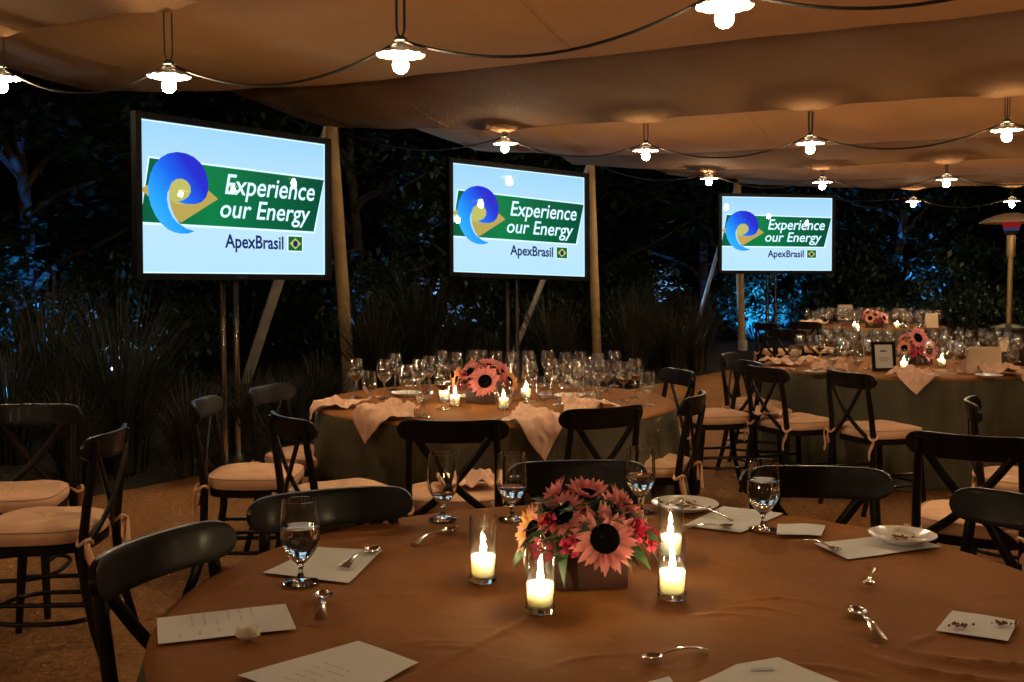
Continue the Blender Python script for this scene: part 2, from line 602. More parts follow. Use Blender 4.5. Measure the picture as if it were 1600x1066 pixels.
def canopy_h(p, s, seg):
    (p0, h0), (p1, h1) = LINES[seg], LINES[seg + 1]
    t = (p - p0) / (p1 - p0)
    h = h0 + (h1 - h0) * t
    e = s_edge(p)
    k = max(0.0, min(1.0, (s - (e - 3.6)) / 3.6))
    w = sin(pi * t)
    long_ = (p1 - p0) > 1.0
    if long_:
        h -= 0.05 * w                       # the cloth sags between its lines
        h += 0.045 * w * noise.noise(Vector((p * 0.45, s * 0.42, 1.7)))
    else:
        h += (0.05 if h1 < h0 else 0.03) * w * noise.noise(Vector((p * 0.6, s * 0.8, 2.7)))
    h += 0.020 * w * noise.noise(Vector((p * 1.3 + s * 0.6, s * 1.5 - p * 0.5, 5.2)))
    # pulled creases that run slantwise out of the fixing points
    c = noise.noise(Vector((s * 1.15 + p * 0.55, p * 0.12, 9.1)))
    h -= 0.028 * w * max(0, 1 - abs(c) * 9) * (0.5 + 0.5 * noise.noise(Vector((s * 0.6, p * 0.6, 3.3))))
    lo = min(abs(p - q[0]) for q in LOW)
    h += 0.012 * max(0, 1 - lo / 0.5) * noise.noise(Vector((s * 2.3, 1.1, 4.4)))
    h -= 0.045 * sum(math.exp(-((p - a) ** 2 + (s - b) ** 2) / 0.035) for a, b in LAMPS if abs(p - a) < 0.7 and abs(s - b) < 0.7)
    return h + 0.20 * k * k


ROWS = [
    (-4.4, [('off', s) for s in (-1.7, -0.15, 1.4, 2.95, 4.5)]),
    (0.05, [('off', s) for s in (4.5, 6.05)]),
    (4.45, [('px', 2, 132, 'at the left picture edge'), ('px', 264, 130, 'above the first screen'), ('px', 626, 97, 'between the first and middle screens'),
            ('px', 1132, 22, 'cut by the top of the picture'), ('off', -0.15), ('off', -1.7), ('off', -3.25)]),
    (9.65, [('px', 789, 230, 'just above the middle screen'), ('px', 1009, 241, 'right of the middle screen, on the second string'), ('px', 1266, 230, 'on the second string above the farthest screen'),
            ('px', 1573, 210, 'on the second string above the patio heater'), ('off', -0.9), ('off', -2.45)]),
    (13.9, [('px', 1108, 283, 'on the third string, left of the farthest screen'), ('px', 1285, 289, 'low against the top edge of the farthest screen'), ('px', 1479, 285, 'on the third string left of the heater'), ('off', 0.05), ('off', -1.5)]),
    (18.3, [('px', 1427, 318, 'small and farthest off, right of the farthest screen'), ('px', 1581, 318, 'small, directly over the heater dome'), ('off', -0.4)]),
]
for p, items in ROWS:
    for it in items:
        if it[0] == 'px':
            q = on_p(it[1], it[2], p)
            LAMPS.append((p, q.x * ES.x + q.y * ES.y))
        else:
            LAMPS.append((p, it[1]))

can = thing('tent_canopy', 'tan canvas tent roof hung in wide swags over the tables', 'tent roof', (0, 0, 0))
for seg in range(len(LINES) - 1):
    p0, p1 = LINES[seg][0], LINES[seg + 1][0]
    NP, NS = (24 if p1 - p0 > 1.0 else 12), 240
    g = MB()
    vs = []
    for i in range(NP + 1):
        p = p0 + (p1 - p0) * i / NP
        e = s_edge(p) + 0.25 * (0 if i in (0, NP) else -sin(pi * i / NP))
        for j in range(NS + 1):
            s = -11 + (e + 11) * j / NS
            q = PS(p, s, canopy_h(p, s, seg))
            vs.append(q)
    g.add(vs, [(i * (NS + 1) + j, (i + 1) * (NS + 1) + j, (i + 1) * (NS + 1) + j + 1, i * (NS + 1) + j + 1) for i in range(NP) for j in range(NS)])
    brown = (seg // 2) % 2 == 1            # every other panel is darkened to paint in the shade bands
    pn = obj('canopy_panel', g, M['canvas_shaded' if brown else 'canvas'], can)
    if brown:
        pn['label'] = 'canvas panel coloured darker brown for its shade'

rs_ = random.Random(77)
for seg in range(1, len(LINES) - 1, 2):
    p0, p1 = LINES[seg][0], LINES[seg + 1][0]
    if p1 < 2:
        continue
    for s0 in (-2.6, 0.35, 3.3, 6.0):
        s0 += rs_.uniform(-0.25, 0.25)
        sl = rs_.uniform(-0.12, 0.12)
        if s0 > s_edge(p1) - 0.4:
            continue
        g = MB()
        pts = []
        for i in range(31):
            p = p0 + (p1 - p0) * i / 30
            s = s0 + sl * (p - p0) + 0.015 * sin(p * 5)
            pts.append(PS(p, s, canopy_h(p, s, seg) - 0.003))
        g.tube(pts, 0.007, 6, flat=0.35, up=(0, 0, 1))
        obj('stitched_seam', g, M['canvas_shaded' if (seg // 2) % 2 else 'canvas'], can)

# ------------------------------------------------------------------ tent poles and braces
POLES = [((548, 632), (517, 190), 9.65, 0.073, (377, 618), 0.085, 'by the first screen'),
         ((934, 588), (922, 256), 13.9, 0.066, (790, 582), 0.075, 'by the middle screen'),
         ((1160, 562), (1152, 285), 18.3, 0.064, (1075, 557), 0.065, 'behind the farthest screen')]
for k, (b_, t_, p_, r_, gb, rb, lab) in enumerate(POLES):
    base = on_z(*b_, 0)
    top = on_p(*t_, p_)
    base = base + (base.normalized() * 0.0)
    root = thing('tent_pole', 'round tan tent pole ' + lab, 'tent pole', base, group='tent poles')
    g = MB()
    d = top - base
    g.tube([d * (i / 12) for i in range(13)], [r_ * (1 + 0.03 * sin(i * 1.7)) for i in range(13)], 16)
    obj('shaft', g, M['pole'], root)
    g = MB()
    g.lathe([(r_ * 2.0, 0), (r_ * 2.0, 0.03), (r_ * 1.35, 0.05), (r_ * 1.3, 0.32), (r_ * 1.0, 0.34)], 20)
    obj('base_sleeve', g, M['brace'], root)
    gp = on_z(*gb, 0)
    g = MB()
    d2 = gp - top
    g.tube([top - gp + d2 * (i / 10) for i in range(11)], rb, 12, flat=0.5)
    br = obj('tent_brace', g, M['brace'], None, gp)
    tag(br, 'slanting grey tent brace running down beside the pole ' + lab, 'brace', 'slanting tent braces')

# ------------------------------------------------------------------ hanging lamps
def lamp_proto():
    root = thing('hanging_lamp', '', 'lamp')
    g = MB()
    nseg = 36
    prof = [(0.043, 0.054), (0.052, 0.051), (0.074, 0.043), (0.102, 0.032), (0.118, 0.025), (0.124, 0.020), (0.122, 0.0185), (0.101, 0.028), (0.073, 0.038), (0.052, 0.046), (0.043, 0.049)]
    vs, fs = [], []
    for r, z in prof:
        for k in range(nseg):
            a = 2 * pi * k / nseg
            wv = 1 + (0.014 * cos(12 * a) if r > 0.09 else 0)
            zz = z + (0.003 * cos(12 * a) if r > 0.09 else 0)
            vs.append((r * wv * cos(a), r * wv * sin(a), zz))
    for i in range(len(prof) - 1):
        for k in range(nseg):
            k2 = (k + 1) % nseg
            fs.append((i * nseg + k, (i + 1) * nseg + k, (i + 1) * nseg + k2, i * nseg + k2))
    g.add(vs, fs)
    obj('shade', g, M['enamel'], root)
    g = MB()
    g.lathe([(0.001, -0.072), (0.018, -0.069), (0.033, -0.057), (0.040, -0.038), (0.039, -0.020), (0.031, -0.002), (0.021, 0.016), (0.015, 0.040)], 14)
    obj('bulb', g, M['bulb'], root)
    g = MB()
    g.lathe([(0.016, 0.038), (0.019, 0.062), (0.021, 0.084), (0.035, 0.090), (0.036, 0.100), (0.024, 0.110), (0.010, 0.116)], 18, cap1=True)
    for k in range(3):
        a = k * 2 * pi / 3
        g.tube([(0.019 * cos(a), 0.019 * sin(a), 0.068), (0.047 * cos(a), 0.047 * sin(a), 0.0575)], 0.003, 6)
    obj('socket', g, M['cord'], root)
    return root


LP = lamp_proto()
LP['unused'] = 1
for p, items in ROWS:
    pos = []
    hang_h = None
    for seg in range(len(LINES)):
        if abs(LINES[seg][0] - p) < 0.01:
            hseg = seg
    for it in items:
        if it[0] == 'px':
            q = on_p(it[1], it[2] - 30 / 9 * 6 / p, p)
            lab = 'lit hanging lamp with scalloped shade, ' + it[3]
        else:
            q = PS(p, it[1], 2.60)
            lab = 'lit hanging lamp with white scalloped shade, outside the picture'
        pos.append(q)
        o = clone(LP, lab, q, 0.3 * len(pos), 'hanging string lamps')
        # its own hanging loop up to the canvas
        s = q.x * ES.x + q.y * ES.y
        top = canopy_h(p, s, min(hseg, len(LINES) - 2)) - q.z
        g = MB()
        lw = 0.022
        pts = []
        for i in range(25):
            a = i / 24
            if a < 0.4:
                pts.append((-lw, 0, top - (top - 0.16) * a / 0.4))
            elif a > 0.6:
                pts.append((lw, 0, 0.16 + (top - 0.16) * (a - 0.6) / 0.4))
            else:
                b_ = (a - 0.4) / 0.2 * pi
                pts.append((-lw * cos(b_), 0, 0.16 - 0.05 * sin(b_)))
        g.tube(pts, 0.0045, 6)
        lc = obj('hanging_loop', g, M['cord'], o)
        lc.rotation_euler = (0, 0, 0.2 - 0.3 * len(pos))
    # the cable of the row
    pos.sort(key=lambda q: q.x)
    ends = [pos[0] + (pos[0] - pos[1]) * 0.8 + Vector((0, 0, 0.3))] if p < 9 else [PS(p, s_edge(p) - 0.3, 2.98)]
    allp = ends + pos
    g = MB()
    pts = []
    for a, b_ in zip(allp[:-1], allp[1:]):
        for i in range(16):
            t = i / 16
            q = a.lerp(b_, t) + Vector((0, 0, 0.095))
            q.z -= 0.17 * 4 * t * (1 - t)
            pts.append(q)
    pts.append(allp[-1] + Vector((0, 0, 0.095)))
    base = pts[0].copy()
    g.tube([q - base for q in pts], 0.0075, 7)
    names = {-4.4: 'behind the camera, out of the picture', 0.05: 'left of the camera, out of the picture', 4.45: 'of the front string', 9.65: 'of the second string over the middle table',
             13.9: 'of the third string over the farthest screen', 18.3: 'of the farthest string behind the heater'}
    tag(obj('lamp_cable', g, M['cord'], None, base), 'sagging black lamp cable ' + names[p], 'cable', 'lamp cables')


# ------------------------------------------------------------------ screens
def grad_mat(name, stops, axis, strength):
    m = bpy.data.materials.new(name)
    m.use_nodes = True
    nt = m.node_tree
    nt.nodes.clear()
    tc = nt.nodes.new('ShaderNodeTexCoord')
    mp = nt.nodes.new('ShaderNodeMapping')
    mp.inputs['Rotation'].default_value = axis
    sp = nt.nodes.new('ShaderNodeSeparateXYZ')
    r = nt.nodes.new('ShaderNodeValToRGB')
    while len(r.color_ramp.elements) < len(stops):
        r.color_ramp.elements.new(0.5)
    for e, (p, c) in zip(r.color_ramp.elements, stops):
        e.position = p
        e.color = (*c, 1)
    em = nt.nodes.new('ShaderNodeEmission')
    em.inputs[1].default_value = strength
    o = nt.nodes.new('ShaderNodeOutputMaterial')
    nt.links.new(tc.outputs['Generated'], sp.inputs[0])
    ad = nt.nodes.new('ShaderNodeMath'); ad.operation = 'MULTIPLY_ADD'
    ad.inputs[1].default_value = axis[0]; ad.inputs[2].default_value = 0.0
    ad2 = nt.nodes.new('ShaderNodeMath'); ad2.operation = 'MULTIPLY_ADD'
    ad2.inputs[1].default_value = axis[1]
    nt.links.new(sp.outputs['X'], ad.inputs[0])
    nt.links.new(sp.outputs['Z'], ad2.inputs[0]); nt.links.new(ad.outputs[0], ad2.inputs[2])
    nt.links.new(ad2.outputs[0], r.inputs[0])
    nt.links.new(r.outputs[0], em.inputs[0]); nt.links.new(em.outputs[0], o.inputs[0])
    return m


M['scr_white'] = grad_mat('screen_pale_blue', [(0.0, (0.46, 0.76, 0.94)), (0.35, (0.50, 0.76, 0.92)), (0.6, (0.48, 0.75, 0.92)), (1.0, (0.34, 0.66, 0.93))], (0.0, 1.0, 0), SCREEN)
M['scr_edge'] = emat('screen_white_line', (0.62, 0.86, 1.0), SCREEN * 1.2)
M['scr_green'] = grad_mat('screen_green', [(0.0, (0.004, 0.10, 0.045)), (0.35, (0.006, 0.20, 0.06)), (0.6, (0.004, 0.13, 0.05)), (1.0, (0.003, 0.07, 0.035))], (1.0, 0.0, 0), SCREEN)
M['scr_gold'] = emat('screen_gold', (0.48, 0.36, 0.09), SCREEN)
M['scr_gold2'] = emat('screen_olive', (0.50, 0.50, 0.13), SCREEN)
M['scr_blue'] = grad_mat('screen_wave_blue', [(0.0, (0.06, 0.52, 0.95)), (0.30, (0.02, 0.34, 0.95)), (0.55, (0.012, 0.13, 0.85)), (0.75, (0.02, 0.03, 0.62)), (1.0, (0.035, 0.02, 0.50))], (0.5, 0.5, 0), SCREEN)
M['scr_wave'] = emat('screen_wave_light', (0.42, 0.70, 0.95), SCREEN)
M['scr_navy'] = emat('screen_navy', (0.012, 0.018, 0.14), SCREEN)
M['scr_flag'] = emat('screen_flag_green', (0.01, 0.12, 0.03), SCREEN)
M['scr_yellow'] = emat('screen_flag_yellow', (0.55, 0.55, 0.10), SCREEN)
for k_ in M:
    if k_.startswith('scr_') and k_ != 'scr_white':
        M[k_].cycles.emission_sampling = 'NONE'
SW, SH = 1.70, 1.05


def uv(x, y):          # reading of the farthest screen: 1025 x 690 units
    return ((x - 165) / 1025 * SW - SW / 2, SH / 2 - (y - 160) / 690 * SH)


TEXT_CACHE = {}


def text_mesh(txt, x0, x1, ybase, ycap, mat, shear, bold):
    cu = bpy.data.curves.new('lettering', 'FONT')
    cu.body = txt
    cu.offset = bold
    cu.resolution_u = 4
    to = bpy.data.objects.new('lettering', cu)
    COL.objects.link(to)
    bpy.context.view_layer.update()
    dg = bpy.context.evaluated_depsgraph_get()
    me = bpy.data.meshes.new_from_object(to.evaluated_get(dg))
    bpy.data.objects.remove(to)
    cap = max(v.co.y for v in me.vertices) if txt[0] != 'o' else 0.73
    (ax, ay), (bx, by) = uv(x0, ybase), uv(x1, ycap)
    sc = (by - ay) / 0.73
    for v in me.vertices:
        v.co = Vector((v.co.x + shear * v.co.y, 0, v.co.y))
    lo = min(v.co.x for v in me.vertices)
    hi = max(v.co.x for v in me.vertices)
    for v in me.vertices:
        v.co = Vector((ax + (v.co.x - lo) / (hi - lo) * (bx - ax), 0, ay + v.co.z * sc))
    # every face turned to the front
    bm = bmesh.new()
    bm.from_mesh(me)
    for f in bm.faces:
        f.normal_update()
        if f.normal.y > 0:
            f.normal_flip()
    bm.to_mesh(me)
    bm.free()
    me.materials.clear()
    me.materials.append(mat)
    return me


TXT = [('Experience', text_mesh('Experience', 592, 1122, 463, 362, M['scr_edge'], 0.22, 0.010)),
       ('our Energy', text_mesh('our Energy', 566, 1094, 577, 484, M['scr_edge'], 0.22, 0.010)),
       ('ApexBrasil', text_mesh('ApexBrasil', 590, 926, 722, 655, M['scr_navy'], 0.0, 0.022))]
WAVE = [(430, 652), (395, 664), (360, 666), (325, 660), (295, 648), (262, 622), (236, 588), (215, 545), (204, 500), (203, 450), (212, 405), (232, 362), (262, 326), (300, 302), (345, 290), (390, 292),
        (430, 305), (465, 330), (490, 365), (503, 410), (503, 455), (490, 490), (468, 512), (435, 524), (390, 527), (342, 519), (372, 510), (398, 494), (412, 470), (411, 444), (396, 422),
        (370, 411), (340, 415), (316, 434), (304, 465), (303, 505), (311, 545), (327, 583), (350, 615), (385, 640)]
INNER = [(304, 465), (303, 505), (311, 545), (327, 583), (350, 615), (372, 632), (345, 618), (318, 590), (300, 552), (292, 510), (295, 480)]


def make_tv():
    root = thing('television', '', 'television')
    # screen faces -Y, its centre at the origin
    g = MB()
    fr, dp = 0.045, 0.06
    w2, h2 = SW / 2, SH / 2
    for (cx, cz, sx, sz) in ((0, h2 + fr / 2, SW + 2 * fr, fr), (0, -h2 - fr / 2, SW + 2 * fr, fr), (-w2 - fr / 2, 0, fr, SH), (w2 + fr / 2, 0, fr, SH)):
        g.box((cx, dp / 2 - 0.014, cz), (sx, dp, sz))
    obj('bezel', g, M['black_plastic'], root, smooth=False)
    g = MB()
    g.box((0, 0.045, 0), (SW - 0.002, 0.03, SH - 0.002))
    g.box((0, 0.085, -0.05), (SW * 0.7, 0.05, SH * 0.6))
    obj('back_cover', g, M['black_plastic'], root, smooth=False)
    g = MB()
    g.poly([(-w2 + .0, -h2), (w2, -h2), (w2, h2), (-w2, h2)], 0.020)
    scr = obj('picture', g, M['scr_white'], root, smooth=False)

    def piece(name, pts, y, mat):
        g = MB()
        g.poly([uv(*q) for q in pts], y)
        me = g.mesh(name, mat, False)
        bm = bmesh.new()
        bm.from_mesh(me)
        bmesh.ops.triangulate(bm, faces=bm.faces)
        for f in bm.faces:
            f.normal_update()
            if f.normal.y > 0:
                f.normal_flip()
        bm.to_mesh(me)
        bm.free()
        return link(name, me, scr)
    e = 6
    for a in (((165, 160), (1190, 160), (1190, 160 + e), (165, 160 + e)), ((165, 850 - e), (1190, 850 - e), (1190, 850), (165, 850)),
              ((165, 160), (165 + e, 160), (165 + e, 850), (165, 850)), ((1190 - e, 160), (1190, 160), (1190, 850), (1190 - e, 850))):
        piece('picture_edge', a, 0.0185, M['scr_edge'])
    piece('band_outline', [(206, 322), (1189, 340), (1126, 634), (165, 631)], 0.018, M['scr_edge'])
    piece('green_band', [(213, 331), (1184, 349), (1117, 624), (165, 620)], 0.0165, M['scr_green'])
    piece('gold_diamond', [(166, 475), (360, 352), (556, 492), (360, 616)], 0.015, M['scr_gold'])
    piece('gold_hole', [(355 + 62 * cos(a * pi / 12), 468 + 62 * sin(a * pi / 12)) for a in range(24)] + [], 0.0140, M['scr_gold2'])
    piece('gold_tail', [(303, 480), (345, 519), (435, 524), (480, 505), (540, 492), (385, 600), (360, 615), (325, 580)], 0.0143, M['scr_gold'])
    piece('blue_wave', WAVE, 0.0125, M['scr_blue'])
    piece('light_wave', INNER, 0.011, M['scr_wave'])
    piece('flag_outline', [(952, 649), (1049, 649), (1049, 734), (952, 734)], 0.018, M['scr_edge'])
    piece('flag', [(958, 655), (1043, 655), (1043, 728), (958, 728)], 0.0165, M['scr_flag'])
    piece('flag_diamond', [(966, 692), (1000, 662), (1035, 692), (1000, 721)], 0.015, M['scr_yellow'])
    piece('flag_circle', [(1000 + 15 * cos(a * pi / 8), 692 + 17 * sin(a * pi / 8)) for a in range(16)], 0.0135, M['scr_navy'])
    for t, me in TXT:
        link('lettering', me, scr, (0, 0.0125, 0))
    g = MB()
    g.poly([(-w2, -h2), (w2, -h2), (w2, h2), (-w2, h2)], 0.004)
    obj('screen_glass', g, M['pane'], root, smooth=False)
    g = MB()
    g.box((-0.02, -0.016, -h2 - fr * 0.55), (0.11, 0.003, 0.016))
    obj('maker_plate', g, M['chrome'], root, smooth=False)
    return root


TV = make_tv()
TV['unused'] = 1
TVS = [((-2.016, 7.925, 1.994), 0.925, 0.008, -0.006, 'on the left', 'nearest and largest'),
       ((0.104, 10.715, 1.991), 0.655, -0.045, -0.029, 'in the middle', 'middle'),
       ((3.816, 15.235, 2.050), 0.19, -0.025, -0.002, 'at the back', 'farthest and smallest')]
for c, yaw, pit, rol, where, size in TVS:
    ex = Vector((cos(yaw), sin(yaw), 0))
    nrm = Vector((sin(yaw), -cos(yaw), 0))
    ez2 = Vector((0, 0, 1)) * cos(pit) + nrm * sin(pit)
    ex2 = ex * cos(rol) + ez2 * sin(rol)
    ez3 = -ex * sin(rol) + ez2 * cos(rol)
    ey = ez3.cross(ex2)
    o = clone(TV, '%s flat television showing a white and green slide' % size, c, 0, 'televisions on stands')
    o.rotation_euler = Matrix((ex2, ey, ez3)).transposed().to_euler()
    # its chrome stand
    gz = 0.05 if size[0] in 'nm' else 0.02
    st = thing('television_stand', 'twin chrome pole stand carrying the %s television' % size, 'stand', (c[0] + ey.x * 0.17, c[1] + ey.y * 0.17, gz), yaw, 'television stands')
    for sx in (-1, 1):
        g = MB()
        g.lathe([(0.026, 0.03), (0.026, c[2] + 0.3)], 14, c=(sx * 0.062, 0, 0), cap1=True)
        obj('pole', g, M['chrome'], st)
    g = MB()
    g.box((0, 0, c[2] - 0.30), (0.42, 0.03, 0.06))
    g.box((0, 0, c[2] + 0.22), (0.42, 0.03, 0.06))
    g.box((-0.18, -0.02, c[2] - 0.05), (0.05, 0.05, 0.75))
    g.box((0.18, -0.02, c[2] - 0.05), (0.05, 0.05, 0.75))
    obj('mount_bracket', g, M['black_metal'], st, smooth=False)
    g = MB()
    g.box((0, 0, 0.015), (0.85, 0.6, 0.03))
    obj('base_plate', g, M['black_metal'], st, smooth=False)


# ================================================================== tables
TH = 0.76


def make_cloth(name, label, cx, cy, seed, fine=False):
    g = MB()
    NA = 288 if fine else 192
    rs = [0.0, 0.12, 0.25, 0.4, 0.55, 0.7, 0.82, 0.9, 0.95]
    if fine:
        rs = [i / 110 for i in range(0, 106)]
    R = 1.0
    vs = []
    rings = []
    rr = random.Random(seed)
    ph = [rr.uniform(0, 6.28) for _ in range(6)]
    # the crease and pulls on the near table
    A = on_z(848, 957, TH).xy - Vector((cx, cy))
    B = on_z(560, 1100, TH).xy - Vector((cx, cy))

    def topz(x, y):
        z = 0.0012 * noise.noise(Vector((x * 5, y * 5, seed))) + 0.0006 * noise.noise(Vector((x * 14, y * 14, seed)))
        if fine:
            ab = (B - A)
            t = max(0, min(1, (Vector((x, y)) - A).dot(ab) / ab.length_squared))
            d = (Vector((x, y)) - A).dot(Vector((-ab.y, ab.x)).normalized())
            z += 0.0045 * math.exp(-(d / 0.008) ** 2) * (1 if 0 < t < 1 else 0) * min(1, t * 8)
            for (px, py, ang, L, wd, hh) in CRE:
                ux = (x - px) * cos(ang) + (y - py) * sin(ang)
                uy = -(x - px) * sin(ang) + (y - py) * cos(ang) + 0.25 * ux * ux / L
                z += hh * math.exp(-(ux / L) ** 2 - (uy / wd) ** 2)
        return z
    CRE = []
    if fine:
        for (px, py, ang, L, wd, hh) in ((660, 1003, 0.25, 0.07, 0.006, 0.004), (700, 1010, -0.15, 0.06, 0.005, 0.004), (780, 985, -0.5, 0.05, 0.005, 0.003), (1215, 935, -0.1, 0.06, 0.006, 0.004),
                                         (1190, 950, -0.3, 0.06, 0.007, 0.004), (1120, 960, 0.1, 0.07, 0.008, 0.003), (1550, 1040, 2.9, 0.12, 0.012, 0.010), (1500, 1060, 2.7, 0.12, 0.012, 0.009),
                                         (1440, 1000, 0.6, 0.1, 0.008, 0.004), (1400, 880, 0.3, 0.1, 0.007, 0.003), (520, 870, 0.4, 0.1, 0.008, 0.003), (430, 940, -0.3, 0.09, 0.007, 0.003),
                                         (900, 1030, 0.5, 0.1, 0.007, 0.003), (1300, 1045, -0.4, 0.1, 0.008, 0.004), (1560, 930, 0.2, 0.1, 0.008, 0.004), (600, 930, 0.1, 0.1, 0.007, 0.003)):
            q = on_z(px, py, TH)
            CRE.append((q.x - cx, q.y - cy, ang, L, wd, hh))
    for r in rs:
        for k in range(NA):
            a = 2 * pi * k / NA
            x, y = r * cos(a), r * sin(a)
            vs.append((x, y, TH + topz(x, y)))
    nt_ = len(rs)
    # edge and skirt
    prof = [(0.972, -0.001), (0.988, -0.006), (0.997, -0.016), (1.001, -0.035)] + [(1.002 + 0.05 * t, -0.035 - (TH - 0.042) * t) for t in [i / 16 for i in range(1, 17)]]
    for i, (r, dz) in enumerate(prof):
        t = max(0, (i - 3) / 16)
        for k in range(NA):
            a = 2 * pi * k / NA
            fold = (0.55 * sin(13 * a + ph[0] + 1.2 * sin(3 * a + ph[1])) + 0.35 * sin(21 * a + ph[2]) + 0.3 * sin(7 * a + ph[3]))
            fold = fold + 0.35 * abs(fold)
            amp = 0.075 * t ** 0.75
            rr_ = r + amp * fold + 0.01 * t * noise.noise(Vector((3 * cos(a), 3 * sin(a), t * 4 + seed)))
            vs.append((rr_ * cos(a), rr_ * sin(a), max(0.006, TH + dz)))
    N = nt_ + len(prof)
    fs = []
    for i in range(N - 1):
        for k in range(NA):
            k2 = (k + 1) % NA
            fs.append((i * NA + k, (i + 1) * NA + k, (i + 1) * NA + k2, i * NA + k2))
    cut = (nt_ + 1) * NA
    g.add(vs[:(nt_ + 3) * NA], fs[:(nt_ + 2) * NA])
    me = g.mesh(name, M['cloth'])
    o = link(name, me, None, (cx, cy, 0))
    # hanging part of the cloth, kept apart so its colour can carry shade
    g = MB()
    base_i = nt_ + 1
    sk = vs[base_i * NA:]
    sk = [(x * (0.9955 if i < 2 * NA else 1.0), y * (0.9955 if i < 2 * NA else 1.0), z) for i, (x, y, z) in enumerate(sk)]
    g.add(sk, [(i * NA + k, (i + 1) * NA + k, (i + 1) * NA + (k + 1) % NA, i * NA + (k + 1) % NA) for i in range(len(sk) // NA - 1) for k in range(NA)])
    so = obj('skirt', g, M['skirt'], o)
    so['label'] = 'floor-length table skirt, coloured olive-brown for its cool dim light'
    return tag(o, label, 'tablecloth', 'round tablecloths')


def make_table(cx, cy, label):
    root = thing('round_table', label, 'table', (cx, cy, 0), 0, 'round banquet tables')
    g = MB()
    g.lathe([(0.001, TH - 0.03), (0.955, TH - 0.03), (0.962, TH - 0.02), (0.955, TH - 0.008), (0.001, TH - 0.008)], 64)
    obj('tabletop', g, M['box'], root)
    for k in range(4):
        a = pi / 4 + k * pi / 2
        g = MB()
        g.tube([(0.55 * cos(a), 0.55 * sin(a), TH - 0.03), (0.6 * cos(a), 0.6 * sin(a), 0.0)], 0.02, 8)
        obj('leg', g, M['black_metal'], root)


T1, T2, T3, T4 = (0.262, 2.238), (-0.09, 5.90), (2.95, 8.12), (5.03, 14.82)
make_table(*T1, 'round banquet table in the foreground under its cloth')
make_table(*T2, 'round banquet table below the middle screen under its cloth')
make_table(*T3, 'round banquet table at the right with the framed sign, under its cloth')
make_table(*T4, 'farthest round banquet table under its cloth')
make_cloth('tablecloth', 'copper cloth on the large foreground table with spoons and papers', *T1, 1, True)
make_cloth('tablecloth', 'copper-brown cloth with skirt toned olive for shade on the table below the middle screen', *T2, 2)
make_cloth('tablecloth', 'copper-brown cloth with skirt toned olive for shade on the table with the framed sign', *T3, 3)
make_cloth('tablecloth', 'brown cloth on the farthest table, crowded with glasses', *T4, 4)


